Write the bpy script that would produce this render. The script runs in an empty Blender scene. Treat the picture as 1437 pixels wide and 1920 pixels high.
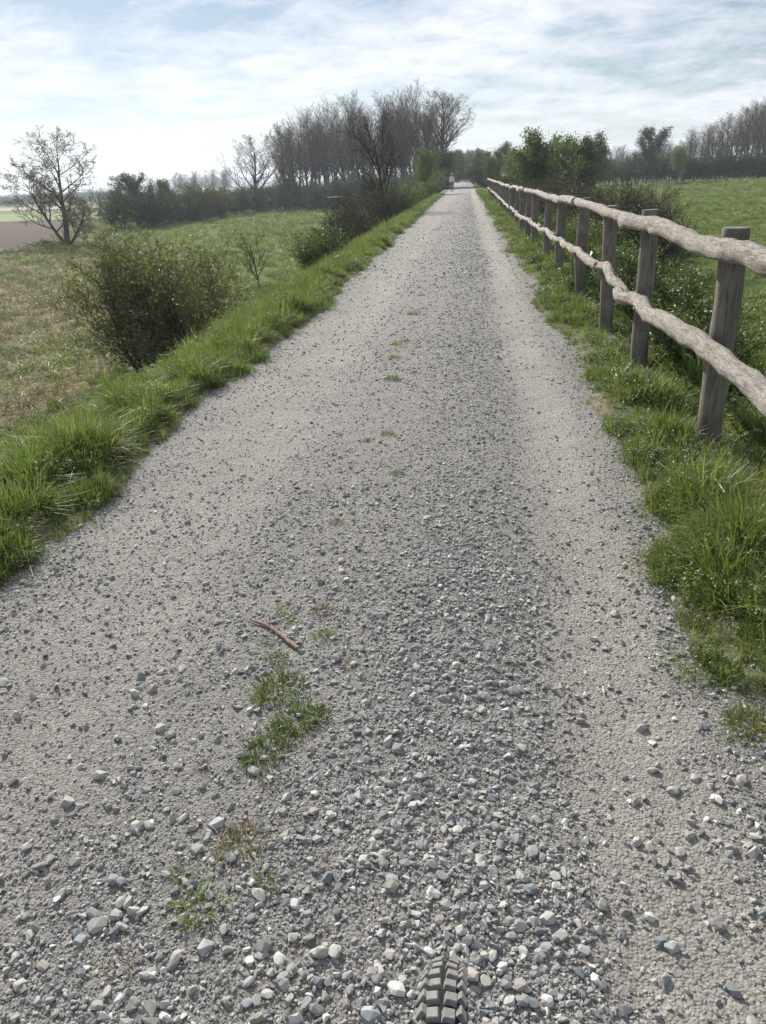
import bpy, bmesh, math, random
import numpy as np
from mathutils import Vector, Matrix

R = math.radians
SC = bpy.context.scene
COL = SC.collection

# ------------------------------------------------------------------ camera
CAM_H = 1.5
PITCH, YAW, ROLL = R(23.36), R(7.24), R(3.0)
FOC = 1441.0                                     # focal length in photo pixels (1437 x 1920)
cam_d = bpy.data.cameras.new('camera')
cam = bpy.data.objects.new('camera', cam_d); COL.objects.link(cam)
cam_d.sensor_fit = 'VERTICAL'; cam_d.sensor_height = 24.0; cam_d.lens = 24.0 * FOC / 1920.0
cam_d.clip_start = 0.05; cam_d.clip_end = 12000
_rt = Vector((math.cos(YAW), math.sin(YAW), 0)); _fh = Vector((-math.sin(YAW), math.cos(YAW), 0))
_fw = _fh * math.cos(PITCH) + Vector((0, 0, -math.sin(PITCH)))
_up = _rt.cross(_fw)
_r2 = _rt * math.cos(ROLL) - _up * math.sin(ROLL); _u2 = _rt * math.sin(ROLL) + _up * math.cos(ROLL)
_m = Matrix((_r2, _u2, -_fw)).transposed().to_4x4(); _m.translation = (0, 0, CAM_H)
cam.matrix_world = _m
SC.camera = cam

# ------------------------------------------------------------------ sky, sun, exposure
SUN_AZ, SUN_EL = R(-30), R(31)                   # azimuth from +Y (path direction), negative = left
world = bpy.data.worlds.new('World'); SC.world = world; world.use_nodes = True
wn, wl = world.node_tree.nodes, world.node_tree.links
wn.clear()
w_out = wn.new('ShaderNodeOutputWorld'); w_bg = wn.new('ShaderNodeBackground'); w_bg.inputs[1].default_value = 0.05
sky = wn.new('ShaderNodeTexSky'); sky.sky_type = 'NISHITA'; sky.sun_disc = False
sky.sun_elevation = SUN_EL; sky.sun_rotation = SUN_AZ; sky.air_density = 1.0; sky.dust_density = 0.25; sky.ozone_density = 3.0
tc = wn.new('ShaderNodeTexCoord'); sp = wn.new('ShaderNodeSeparateXYZ'); wl.new(tc.outputs['Generated'], sp.inputs[0])
def wmath(op, a, b=None):
    n = wn.new('ShaderNodeMath'); n.operation = op
    for i, v in enumerate((a, b)):
        if v is None: continue
        if isinstance(v, (int, float)): n.inputs[i].default_value = v
        else: wl.new(v, n.inputs[i])
    return n.outputs[0]
zz = wmath('ADD', wmath('MAXIMUM', sp.outputs[2], 0.0), 0.16)
cu = wmath('DIVIDE', sp.outputs[0], zz); cv = wmath('DIVIDE', sp.outputs[1], zz)
cb = wn.new('ShaderNodeCombineXYZ'); wl.new(cu, cb.inputs[0]); wl.new(cv, cb.inputs[1])
def wnoise(scale, detail, rough, off, dist=0.0):
    mp = wn.new('ShaderNodeMapping'); mp.inputs['Location'].default_value = off; wl.new(cb.outputs[0], mp.inputs[0])
    n = wn.new('ShaderNodeTexNoise'); n.inputs['Scale'].default_value = scale; n.inputs['Detail'].default_value = detail
    n.inputs['Roughness'].default_value = rough; n.inputs['Distortion'].default_value = dist
    wl.new(mp.outputs[0], n.inputs['Vector']); return n.outputs[0]
n1 = wnoise(1.1, 9, 0.62, (3.1, 0.7, 0), 0.3); n2 = wnoise(5.0, 9, 0.66, (1.7, 5.2, 0), 0.4)
mixn = wmath('ADD', wmath('MULTIPLY', n1, 0.66), wmath('MULTIPLY', n2, 0.34))
rp = wn.new('ShaderNodeValToRGB'); rp.color_ramp.elements[0].position = 0.41; rp.color_ramp.elements[1].position = 0.59
wl.new(mixn, rp.inputs[0])
cmask = wmath('ADD', wmath('MULTIPLY', rp.outputs[0], 0.82), 0.04)
mx = wn.new('ShaderNodeMix'); mx.data_type = 'RGBA'
wl.new(cmask, mx.inputs[0]); wl.new(sky.outputs[0], mx.inputs[6]); mx.inputs[7].default_value = (14.5, 14.6, 15.4, 1)
wl.new(mx.outputs[2], w_bg.inputs[0]); wl.new(w_bg.outputs[0], w_out.inputs[0])

sun_d = bpy.data.lights.new('sun', 'SUN'); sun_d.energy = 5.0; sun_d.angle = R(0.6); sun_d.color = (1.0, 0.95, 0.86)
sun = bpy.data.objects.new('sun', sun_d); COL.objects.link(sun)
_sd = Vector((math.sin(SUN_AZ) * math.cos(SUN_EL), math.cos(SUN_AZ) * math.cos(SUN_EL), math.sin(SUN_EL)))
sun.rotation_euler = _sd.to_track_quat('Z', 'Y').to_euler()
SC.view_settings.view_transform = 'Standard'; SC.view_settings.look = 'None'
SC.view_settings.exposure = 0.5; SC.view_settings.gamma = 1.0
SC.view_settings.use_curve_mapping = False
SC.render.engine = 'CYCLES'
cy = SC.cycles
cy.max_bounces = 5; cy.diffuse_bounces = 3; cy.glossy_bounces = 2; cy.transmission_bounces = 3; cy.transparent_max_bounces = 6
cy.volume_bounces = 0; cy.caustics_reflective = False; cy.caustics_refractive = False
cy.use_denoising = True; cy.denoising_input_passes = 'RGB_ALBEDO_NORMAL'; cy.denoising_prefilter = 'NONE'
try: cy.denoiser = 'OPENIMAGEDENOISE'
except Exception: pass
cy.use_adaptive_sampling = True; cy.adaptive_threshold = 0.01

# ------------------------------------------------------------------ helpers
def ray(px, py):
    dx, dy = px - 718.5, py - 960.0
    d = _r2 * dx + _u2 * (-dy) + _fw * FOC
    return np.array(d)
def ground_at(px, py, z=0.0):                     # where the ray of a photo pixel meets height z
    d = ray(px, py); t = (z - CAM_H) / d[2]
    return d[0] * t, d[1] * t
def proj_size(x, y, z=0.0):
    return math.sqrt(x * x + y * y + (z - CAM_H) ** 2)

def smooth(t):
    t = np.clip(t, 0, 1); return t * t * (3 - 2 * t)
def _hash(ix, iy, s):
    h = (ix.astype(np.int64) * 374761393 + iy.astype(np.int64) * 668265263 + s * 974634721) & 0xffffffff
    h = ((h ^ (h >> 13)) * 1274126177) & 0xffffffff
    return ((h ^ (h >> 16)) & 0xffff) / 65535.0
def vn(x, y, s=0):                                # value noise, -1..1
    x, y = np.broadcast_arrays(np.asarray(x, float), np.asarray(y, float))
    ix, iy = np.floor(x), np.floor(y); fx, fy = smooth(x - ix), smooth(y - iy)
    a = _hash(ix, iy, s); b = _hash(ix + 1, iy, s); c = _hash(ix, iy + 1, s); d = _hash(ix + 1, iy + 1, s)
    return ((a * (1 - fx) + b * fx) * (1 - fy) + (c * (1 - fx) + d * fx) * fy) * 2 - 1

class Buf:
    """collects geometry for one mesh"""
    def __init__(s): s.v = []; s.f = []; s.n = 0; s.mi = []
    def add(s, v, f, mi=0):
        s.v.append(np.asarray(v, float).reshape(-1, 3)); f = np.asarray(f, int)
        s.f.append(f + s.n); s.mi.append(np.full(len(f), mi)); s.n += len(s.v[-1])
    def tube(s, pts, rad, sides=6, cap=True, mi=0):
        pts = np.asarray(pts, float); rad = np.asarray(rad, float); n = len(pts)
        t = np.gradient(pts, axis=0); t /= np.linalg.norm(t, axis=1)[:, None] + 1e-9
        avg = pts[-1] - pts[0]; ref = np.array([1., 0, 0]) if abs(avg[0]) < 0.7 * np.linalg.norm(avg) else np.array([0, 0, 1.])
        u = ref - (t @ ref)[:, None] * t; u /= np.linalg.norm(u, axis=1)[:, None] + 1e-9
        w = np.cross(t, u); a = np.linspace(0, 2 * math.pi, sides, endpoint=False)
        if rad.ndim == 1: rad = np.repeat(rad[:, None], sides, 1)
        V = pts[:, None] + rad[:, :, None] * (np.cos(a)[None, :, None] * u[:, None] + np.sin(a)[None, :, None] * w[:, None])
        i = np.arange(n - 1)[:, None] * sides; j = np.arange(sides)[None]; k = (j + 1) % sides
        F = np.stack([i + j, i + k, i + sides + k, i + sides + j], -1).reshape(-1, 4)
        s.add(V.reshape(-1, 3), F, mi)
        if cap:
            for e, ring in ((0, np.arange(sides)[::-1]), (n - 1, (n - 1) * sides + np.arange(sides))):
                c = pts[e]; Vc = np.vstack([V.reshape(-1, 3)[ring], c[None]])
                s.add(Vc, [[q, (q + 1) % sides, sides] for q in range(sides)], mi)
    def box(s, c, size, rot=None, mi=0):
        h = np.asarray(size, float) / 2
        V = np.array([[x, y, z] for x in (-1, 1) for y in (-1, 1) for z in (-1, 1)]) * h
        if rot is not None: V = V @ np.asarray(rot).T
        s.add(V + np.asarray(c), [[0, 1, 3, 2], [4, 6, 7, 5], [0, 4, 5, 1], [2, 3, 7, 6], [0, 2, 6, 4], [1, 5, 7, 3]], mi)
    def mesh(s, name, mats, smooth_shade=False, rnd=True, seed=0):
        me = bpy.data.meshes.new(name)
        V = np.vstack(s.v); sizes, idx, mi = [], [], []
        for f, m in zip(s.f, s.mi):
            if len(f) == 0: continue
            sizes.append(np.full(len(f), f.shape[1])); idx.append(f.reshape(-1)); mi.append(m)
        sizes = np.concatenate(sizes); idx = np.concatenate(idx); mi = np.concatenate(mi)
        me.vertices.add(len(V)); me.vertices.foreach_set('co', V.astype(np.float32).ravel())
        me.loops.add(len(idx)); me.loops.foreach_set('vertex_index', idx.astype(np.int32))
        me.polygons.add(len(sizes)); st = np.concatenate([[0], np.cumsum(sizes)[:-1]])
        me.polygons.foreach_set('loop_start', st.astype(np.int32)); me.polygons.foreach_set('loop_total', sizes.astype(np.int32))
        me.polygons.foreach_set('material_index', mi.astype(np.int32))
        me.polygons.foreach_set('use_smooth', np.full(len(sizes), smooth_shade))
        if rnd:
            at = me.attributes.new('rnd', 'FLOAT', 'FACE')
            at.data.foreach_set('value', np.random.default_rng(seed).random(len(sizes)).astype(np.float32))
        for m in (mats if isinstance(mats, (list, tuple)) else [mats]): me.materials.append(m)
        me.update(calc_edges=True); me.validate()
        return me
def link(name, me, parent=None, loc=(0, 0, 0), rot=(0, 0, 0), scl=(1, 1, 1)):
    o = bpy.data.objects.new(name, me); COL.objects.link(o)
    o.location = loc; o.rotation_euler = rot; o.scale = scl
    if parent: o.parent = parent
    return o
def tag(o, label=None, cat=None, group=None, kind=None):
    if label: o['label'] = label
    if cat: o['category'] = cat
    if group: o['group'] = group
    if kind: o['kind'] = kind
    return o
def thing(name, label, cat, loc=(0, 0, 0), rz=0, group=None, s=1.0):
    o = bpy.data.objects.new(name, None); COL.objects.link(o); o.empty_display_size = 0.2
    o.location = loc; o.rotation_euler = (0, 0, rz)
    o.scale = (s, s, s) if isinstance(s, (int, float)) else s
    return tag(o, label, cat, group)

# ------------------------------------------------------------------ materials
def newmat(name):
    m = bpy.data.materials.new(name); m.use_nodes = True; nt = m.node_tree; nt.nodes.clear()
    out = nt.nodes.new('ShaderNodeOutputMaterial'); return m, nt.nodes, nt.links, out
def N(ns, t, **kw):
    n = ns.new(t)
    for k, v in kw.items(): setattr(n, k, v)
    return n
def noise(ns, ls, scale, detail=4, rough=0.55, coord='Object', dist=0, vec=None):
    if vec is None:
        t = ns.new('ShaderNodeTexCoord'); vec = t.outputs[coord]
    n = ns.new('ShaderNodeTexNoise'); n.inputs['Scale'].default_value = scale; n.inputs['Detail'].default_value = detail
    n.inputs['Roughness'].default_value = rough; n.inputs['Distortion'].default_value = dist
    ls.new(vec, n.inputs['Vector']); return n.outputs[0]
def ramp(ns, ls, fac, stops):
    r = ns.new('ShaderNodeValToRGB'); e = r.color_ramp.elements
    while len(e) < len(stops): e.new(0.5)
    for q, (p, c) in zip(e, stops): q.position = p; q.color = (*c, 1)
    ls.new(fac, r.inputs[0]); return r.outputs[0]
def mixc(ns, ls, fac, a, b, mode='MIX'):
    m = ns.new('ShaderNodeMix'); m.data_type = 'RGBA'; m.blend_type = mode
    for i, v in ((0, fac), (6, a), (7, b)):
        if isinstance(v, (int, float)): m.inputs[i].default_value = v
        elif isinstance(v, tuple): m.inputs[i].default_value = (*v, 1)
        else: ls.new(v, m.inputs[i])
    return m.outputs[2]
def bumpn(ns, ls, h, strength, dist=0.02, normal=None):
    b = ns.new('ShaderNodeBump'); b.inputs['Strength'].default_value = strength; b.inputs['Distance'].default_value = dist
    ls.new(h, b.inputs['Height'])
    if normal is not None: ls.new(normal, b.inputs['Normal'])
    return b.outputs[0]
def bsdf(ns, ls, out, col, rough=0.8, normal=None, spec=0.3):
    b = ns.new('ShaderNodeBsdfPrincipled'); b.inputs['Roughness'].default_value = rough
    b.inputs['Specular IOR Level'].default_value = spec
    if isinstance(col, tuple): b.inputs['Base Color'].default_value = (*col, 1)
    else: ls.new(col, b.inputs['Base Color'])
    if normal is not None: ls.new(normal, b.inputs['Normal'])
    ls.new(b.outputs[0], out.inputs[0]); return b
def leaf_mat(name, c1, c2, trans=0.4, gloss=0.05, c3=None, gr=0.45):
    m, ns, ls, out = newmat(name)
    at = N(ns, 'ShaderNodeAttribute', attribute_name='rnd')
    oi = ns.new('ShaderNodeObjectInfo')
    col = mixc(ns, ls, at.outputs['Fac'], c1, c2)
    if c3: 
        r = ramp(ns, ls, oi.outputs['Random'], [(0.55, (0, 0, 0)), (1.0, (0.8, 0.8, 0.8))])
        col = mixc(ns, ls, r, col, c3)
    hv = ns.new('ShaderNodeHueSaturation'); ls.new(col, hv.inputs['Color'])
    mr = N(ns, 'ShaderNodeMapRange'); mr.inputs[3].default_value = 0.72; mr.inputs[4].default_value = 1.25
    ls.new(oi.outputs['Random'], mr.inputs[0]); ls.new(mr.outputs[0], hv.inputs['Value'])
    d = ns.new('ShaderNodeBsdfDiffuse'); t = ns.new('ShaderNodeBsdfTranslucent'); g = ns.new('ShaderNodeBsdfGlossy'); g.inputs['Roughness'].default_value = gr
    ls.new(hv.outputs[0], d.inputs[0]); ls.new(hv.outputs[0], t.inputs[0])
    a = ns.new('ShaderNodeMixShader'); a.inputs[0].default_value = trans; ls.new(d.outputs[0], a.inputs[1]); ls.new(t.outputs[0], a.inputs[2])
    b = ns.new('ShaderNodeMixShader'); b.inputs[0].default_value = gloss; ls.new(a.outputs[0], b.inputs[1]); ls.new(g.outputs[0], b.inputs[2])
    ls.new(b.outputs[0], out.inputs[0]); return m
def bark_mat(name, c1, c2, scale=14, bump=0.5):
    m, ns, ls, out = newmat(name)
    t = ns.new('ShaderNodeTexCoord'); mp = ns.new('ShaderNodeMapping'); mp.inputs['Scale'].default_value = (1, 1, 0.25); ls.new(t.outputs['Object'], mp.inputs[0])
    n = noise(ns, ls, scale, 6, 0.65, vec=mp.outputs[0]); oi = ns.new('ShaderNodeObjectInfo')
    col = ramp(ns, ls, n, [(0.3, c1), (0.7, c2)])
    hv = ns.new('ShaderNodeHueSaturation'); ls.new(col, hv.inputs['Color'])
    mr = N(ns, 'ShaderNodeMapRange'); mr.inputs[3].default_value = 0.8; mr.inputs[4].default_value = 1.2
    ls.new(oi.outputs['Random'], mr.inputs[0]); ls.new(mr.outputs[0], hv.inputs['Value'])
    bsdf(ns, ls, out, hv.outputs[0], 0.9, bumpn(ns, ls, n, bump, 0.02), 0.15); return m
def plain_mat(name, col, rough=0.6, spec=0.3, metallic=0.0, nz=0.15, scale=30):
    m, ns, ls, out = newmat(name)
    n = noise(ns, ls, scale, 4)
    c = ramp(ns, ls, n, [(0.25, tuple(v * (1 - nz) for v in col)), (0.75, tuple(min(1, v * (1 + nz)) for v in col))])
    b = bsdf(ns, ls, out, c, rough, None, spec); b.inputs['Metallic'].default_value = metallic; return m

M = {}
M['grass'] = leaf_mat('grass_blade', (0.09, 0.165, 0.026), (0.185, 0.265, 0.05), 0.45, 0.05, (0.27, 0.285, 0.075))
M['grass_field'] = leaf_mat('grass_field', (0.085, 0.14, 0.035), (0.13, 0.18, 0.05), 0.4, 0.04, (0.17, 0.19, 0.07))
M['straw'] = leaf_mat('dry_straw', (0.20, 0.155, 0.075), (0.32, 0.255, 0.135), 0.3, 0.02, (0.16, 0.16, 0.06))
M['herb'] = leaf_mat('herb_leaf', (0.06, 0.13, 0.02), (0.12, 0.20, 0.035), 0.4, 0.08, (0.19, 0.23, 0.04))
M['yherb'] = leaf_mat('yellow_leaf', (0.14, 0.20, 0.02), (0.28, 0.28, 0.03), 0.4, 0.06)
M['flower'] = leaf_mat('white_petal', (0.62, 0.62, 0.56), (0.78, 0.78, 0.72), 0.3, 0.02)
M['leaf_bush'] = leaf_mat('leaf_bush', (0.11, 0.15, 0.035), (0.23, 0.26, 0.065), 0.5, 0.03)
M['leaf_hedge'] = leaf_mat('leaf_hedge', (0.05, 0.075, 0.025), (0.10, 0.12, 0.04), 0.35, 0.03, (0.13, 0.13, 0.05))
M['leaf_fresh'] = leaf_mat('leaf_fresh', (0.075, 0.13, 0.02), (0.15, 0.20, 0.04), 0.45, 0.05)
M['leaf_dark'] = leaf_mat('leaf_dark', (0.03, 0.06, 0.02), (0.06, 0.09, 0.03), 0.3, 0.06)
M['leaf_pale'] = leaf_mat('leaf_pale', (0.16, 0.18, 0.07), (0.26, 0.26, 0.12), 0.45, 0.04)
M['leaf_dry'] = leaf_mat('leaf_dry', (0.11, 0.08, 0.045), (0.17, 0.13, 0.07), 0.3, 0.03)
M['bark_dark'] = bark_mat('bark_dark', (0.022, 0.018, 0.014), (0.065, 0.055, 0.045))
M['bark_grey'] = bark_mat('bark_grey', (0.055, 0.045, 0.038), (0.13, 0.11, 0.095))
M['twig'] = bark_mat('twig', (0.135, 0.105, 0.088), (0.26, 0.205, 0.175))
M['twig_dark'] = bark_mat('twig_dark', (0.04, 0.032, 0.026), (0.09, 0.07, 0.058))
M['twig_pale'] = bark_mat('twig_pale', (0.13, 0.11, 0.09), (0.25, 0.21, 0.17))

# ------------------------------------------------------------------ terrain
def sh(y): return -0.0065 * np.maximum(np.asarray(y, float) - 12, 0)     # the path drifts slightly left far ahead
def xl(y): return sh(y) - 0.003 * np.maximum(np.asarray(y, float) - 30, 0) - 1.98 + 0.10 * vn(y / 0.55, 0.3, 5) + 0.10 * vn(y / 2.1, 0.7, 6)
def xr(y): return sh(y) + 0.83 + 0.08 * vn(y / 0.45, 3.3, 7) + 0.09 * vn(y / 1.7, 9.7, 8) - 0.13 * np.exp(-((y - 2.95) / 0.4) ** 2) + 0.30 * smooth((2.1 - y) / 0.45)
def tz_base(x, y):
    x = x - sh(y) * smooth((-x) / 2.0)
    z = -2.6 * smooth((-x - 2.15) / 4.9) - 1.6 * smooth((x - 1.5) / 3.3)
    z = z - 0.10 * smooth((x - 1.05) / 0.5)
    return z
def path_z(x, y):
    x = np.asarray(x, float) - sh(y)
    z = -0.022 * np.exp(-((x - 0.42) / 0.22) ** 2) - 0.018 * np.exp(-((x + 1.35) / 0.3) ** 2) + 0.012 * np.exp(-((x + 0.25) / 0.4) ** 2)
    return z + 0.010 * vn(x / 0.5, y / 0.7, 11) + 0.005 * vn(x / 0.14, y / 0.16, 12) + 0.0025 * vn(x / 0.05, y / 0.05, 13)
def tz(x, y):
    x = np.asarray(x, float); y = np.asarray(y, float)
    z = tz_base(x, y)
    d = np.minimum(x - xl(y), xr(y) - x)                     # >0 inside the path
    out = smooth((-d + 0.02) / 0.22)
    z = z + np.where(d > 0, -0.06 * smooth(d / 0.06 + 0.3), 0.0) + out * (0.04 + 0.035 * vn(x / 0.35, y / 0.35, 14))
    far = smooth((np.abs(x + 0.6) - 3) / 5)
    z = z + far * (0.10 * vn(x / 3.1, y / 3.7, 15) + 0.05 * vn(x / 1.1, y / 1.2, 16))
    return z
def tzf(x, y): return float(tz(x, y))
def geo(a, b, n): return np.sign(a) * np.geomspace(abs(a), abs(b), n)
GX = np.unique(np.concatenate([-geo(3000, 24, 40), np.arange(-24, -9, .5), np.arange(-9, -2.6, .16), np.arange(-2.6, -1.6, .05), np.arange(-1.6, .5, .15),
                               np.arange(.5, 1.5, .05), np.arange(1.5, 7, .16), np.arange(7, 24, .5), geo(24, 3000, 40)]))
GY = np.unique(np.concatenate([-geo(3000, 6, 24), np.arange(-6, 1, .5), np.arange(1, 14, .07), np.arange(14, 36, .22), np.arange(36, 110, .9), geo(110, 3000, 46)]))
def grid_mesh(name, gx, gy, zf, mat, extra=None, shear=False):
    X, Y = np.meshgrid(gx, gy)
    if shear: X = X + sh(Y)
    Z = zf(X, Y); nx, ny = len(gx), len(gy)
    i = np.arange(ny - 1)[:, None] * nx + np.arange(nx - 1)[None]
    b = Buf(); b.add(np.stack([X, Y, Z], -1), np.stack([i, i + 1, i + nx + 1, i + nx], -1).reshape(-1, 4))
    me = b.mesh(name, mat, True, rnd=False)
    if extra:
        for k, fn in extra.items():
            at = me.attributes.new(k, 'FLOAT', 'POINT'); at.data.foreach_set('value', fn(X, Y).astype(np.float32).ravel())
    return me
# ground colours: grass green, straw-coloured rough meadow at the left foot of the bank, brown earth at the path edge
def strawf(X, Y):
    m = smooth((-X - 6.5) / 3) * smooth((60 - Y) / 22 - (X + 12) * 0.04) * smooth((-X * 1.0 - Y * 0.36 + 3.0) / 4.0)
    return np.clip(m * (1.0 + 0.6 * vn(X / 4, Y / 5, 21) + 0.35 * vn(X / 1.2, Y / 1.2, 22)), 0, 1)
def earthf(X, Y):
    d = np.minimum(X - xl(Y), xr(Y) - X); return np.clip(1 - smooth((-d) / 0.25), 0, 1)
m, ns, ls, out = newmat('ground_grass')
a1 = N(ns, 'ShaderNodeAttribute', attribute_name='straw'); a2 = N(ns, 'ShaderNodeAttribute', attribute_name='earth')
nb = noise(ns, ls, 0.22, 5, 0.6); nf = noise(ns, ls, 7.0, 6, 0.7)
g = ramp(ns, ls, nb, [(0.3, (0.085, 0.125, 0.035)), (0.7, (0.12, 0.155, 0.05))])
g = mixc(ns, ls, 0.5, g, ramp(ns, ls, nf, [(0.3, (0.05, 0.085, 0.02)), (0.7, (0.15, 0.19, 0.065))]))
s_ = ramp(ns, ls, nf, [(0.3, (0.12, 0.09, 0.045)), (0.7, (0.28, 0.22, 0.125))])
g = mixc(ns, ls, a1.outputs['Fac'], g, s_)
g = mixc(ns, ls, a2.outputs['Fac'], g, ramp(ns, ls, nf, [(0.3, (0.10, 0.085, 0.06)), (0.7, (0.26, 0.23, 0.18))]))
bsdf(ns, ls, out, g, 0.95, bumpn(ns, ls, nf, 0.6, 0.08), 0.1); M['ground'] = m
ground = tag(link('ground', grid_mesh('ground', GX, GY, tz, M['ground'], {'straw': strawf, 'earth': earthf})), kind='structure')

# gravel path sheet
m, ns, ls, out = newmat('gravel_path')
tco = ns.new('ShaderNodeTexCoord'); ov = tco.outputs['Object']
nA = noise(ns, ls, 1.1, 5, 0.6, vec=ov); nB = noise(ns, ls, 38, 6, 0.75, vec=ov); nC = noise(ns, ls, 210, 3, 0.6, vec=ov)
v1 = N(ns, 'ShaderNodeTexVoronoi'); v1.inputs['Scale'].default_value = 120; ls.new(ov, v1.inputs['Vector'])
v2 = N(ns, 'ShaderNodeTexVoronoi'); v2.inputs['Scale'].default_value = 52; ls.new(ov, v2.inputs['Vector'])
base = ramp(ns, ls, nA, [(0.3, (0.285, 0.266, 0.238)), (0.7, (0.385, 0.36, 0.325))])
gr = ramp(ns, ls, v1.outputs['Color'], [(0.15, (0.13, 0.135, 0.14)), (0.55, (0.285, 0.28, 0.268)), (0.9, (0.52, 0.51, 0.49))])
col = mixc(ns, ls, 0.55, base, gr)
col = mixc(ns, ls, ramp(ns, ls, nB, [(0.45, (0, 0, 0)), (0.75, (0.55, 0.55, 0.55))]), col, (0.17, 0.155, 0.135))
atr = N(ns, 'ShaderNodeAttribute', attribute_name='track')
tan = mixc(ns, ls, .3, ramp(ns, ls, nA, [(.3, (.31, .285, .247)), (.7, (.40, .368, .32))]), gr)
col = mixc(ns, ls, 0.35, col, mixc(ns, ls, atr.outputs['Fac'], (.25, .245, .235), tan))
colm = N(ns, 'ShaderNodeMath', operation='MULTIPLY'); colm.inputs[1].default_value = .32; ls.new(atr.outputs['Fac'], colm.inputs[0])
col = mixc(ns, ls, colm.outputs[0], col, tan)
inv = N(ns, 'ShaderNodeMath', operation='MULTIPLY'); inv.inputs[1].default_value = -1; ls.new(v1.outputs['Distance'], inv.inputs[0])
inv2 = N(ns, 'ShaderNodeMath', operation='MULTIPLY'); inv2.inputs[1].default_value = -1; ls.new(v2.outputs['Distance'], inv2.inputs[0])
smr = N(ns, 'ShaderNodeMapRange'); smr.inputs[3].default_value = 1.0; smr.inputs[4].default_value = 0.8; ls.new(atr.outputs['Fac'], smr.inputs[0])
def fade(sock):
    q = N(ns, 'ShaderNodeMath', operation='MULTIPLY'); ls.new(sock, q.inputs[0]); ls.new(smr.outputs[0], q.inputs[1]); return q.outputs[0]
b1 = bumpn(ns, ls, nC, 0.7, 0.005); b2 = bumpn(ns, ls, fade(inv.outputs[0]), 0.8, 0.010, b1); b3 = bumpn(ns, ls, fade(inv2.outputs[0]), 0.5, 0.012, b2); b4 = bumpn(ns, ls, fade(nB), 0.6, 0.02, b3)
bsdf(ns, ls, out, col, 0.92, b4, 0.25); M['path'] = m
def trackf(X, Y):
    x = X - sh(Y); w = .06 * vn(Y / 2.5, .5, 41)
    return np.clip(.95 * np.exp(-((x - .47 - w) / .21) ** 4) + .8 * np.exp(-((x + 1.42 + w) / .42) ** 4) + .25 * vn(x / .3, Y / .5, 42), 0, 1)
PX = np.arange(-2.75, 1.4, 0.035)
PY = np.concatenate([np.arange(-6, 0.5, .3), np.arange(.5, 9, .035), np.arange(9, 20, .09), np.arange(20, 60, .4), np.arange(60, 260, 2.0)])
path = tag(link('gravel_path', grid_mesh('gravel_path', PX, PY, path_z, M['path'], {'track': trackf}, True)), kind='structure')

# fields to the left, each a sheet just above the ground
def field(name, pix, mat, lift, z=-2.6):
    P = [ground_at(px, py, z) for px, py in pix]
    bm = bmesh.new(); vs = [bm.verts.new((x, y, z + lift)) for x, y in P]; bm.faces.new(vs); bmesh.ops.recalc_face_normals(bm, faces=bm.faces)
    if bm.faces[:][0].normal.z < 0: bmesh.ops.reverse_faces(bm, faces=bm.faces)
    bmesh.ops.triangulate(bm, faces=bm.faces)
    me = bpy.data.meshes.new(name); bm.to_mesh(me); bm.free(); me.materials.append(mat)
    return tag(link(name, me), kind='structure')
def field_mat(name, c1, c2, sc=0.6, bump=0.5):
    m, ns, ls, out = newmat(name); n = noise(ns, ls, sc, 8, 0.7)
    bsdf(ns, ls, out, ramp(ns, ls, n, [(0.3, c1), (0.7, c2)]), 0.95, bumpn(ns, ls, n, bump, 0.2), 0.1); return m
field('ploughed_field', [(-700, 520), (-100, 484), (0, 478), (100, 468), (180, 459), (330, 430), (330, 405), (200, 411), (0, 419), (-700, 458)], field_mat('ploughed_earth', (0.05, 0.034, 0.027), (0.095, 0.066, 0.052), 1.5, 0.8), 0.16)
field('young_crop_field', [(-700, 457), (0, 418.5), (200, 410.5), (330, 404), (330, 392), (200, 398), (0, 404), (-700, 440)], field_mat('young_crop', (0.15, 0.19, 0.075), (0.21, 0.24, 0.10), 0.2), 0.18)
field('fallow_field', [(-700, 431), (0, 397.5), (330, 386), (330, 380), (0, 391.5), (-700, 421)], field_mat('fallow', (0.26, 0.22, 0.12), (0.34, 0.29, 0.17), 0.2), 0.20)

# far hills
b = Buf()
for k, (dist, hmax, seed) in enumerate(((2400, 46, 3), (2100, 28, 9))):
    aa = np.linspace(R(-85), R(60), 120); h = hmax * (0.55 + 0.35 * vn(aa * 6, 1.0 * k, seed) + 0.12 * vn(aa * 25, 0, seed + 1)) * (1 - 0.5 * smooth((aa - R(-20)) / R(30)))
    x, y = dist * np.sin(aa), dist * np.cos(aa); n = len(aa)
    V = np.vstack([np.stack([x, y, np.full(n, -4.0)], 1), np.stack([x * 1.05, y * 1.05, h], 1), np.stack([x * 1.16, y * 1.16, np.full(n, -4.0)], 1)])
    i = np.arange(n - 1)
    b.add(V, np.vstack([np.stack([i, i + 1, i + n + 1, i + n], 1), np.stack([i + n, i + n + 1, i + 2 * n + 1, i + 2 * n], 1)]))
tag(link('hills', b.mesh('hills', field_mat('hill_wood', (0.05, 0.06, 0.04), (0.09, 0.10, 0.07), 0.01), True)), kind='structure')

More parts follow.
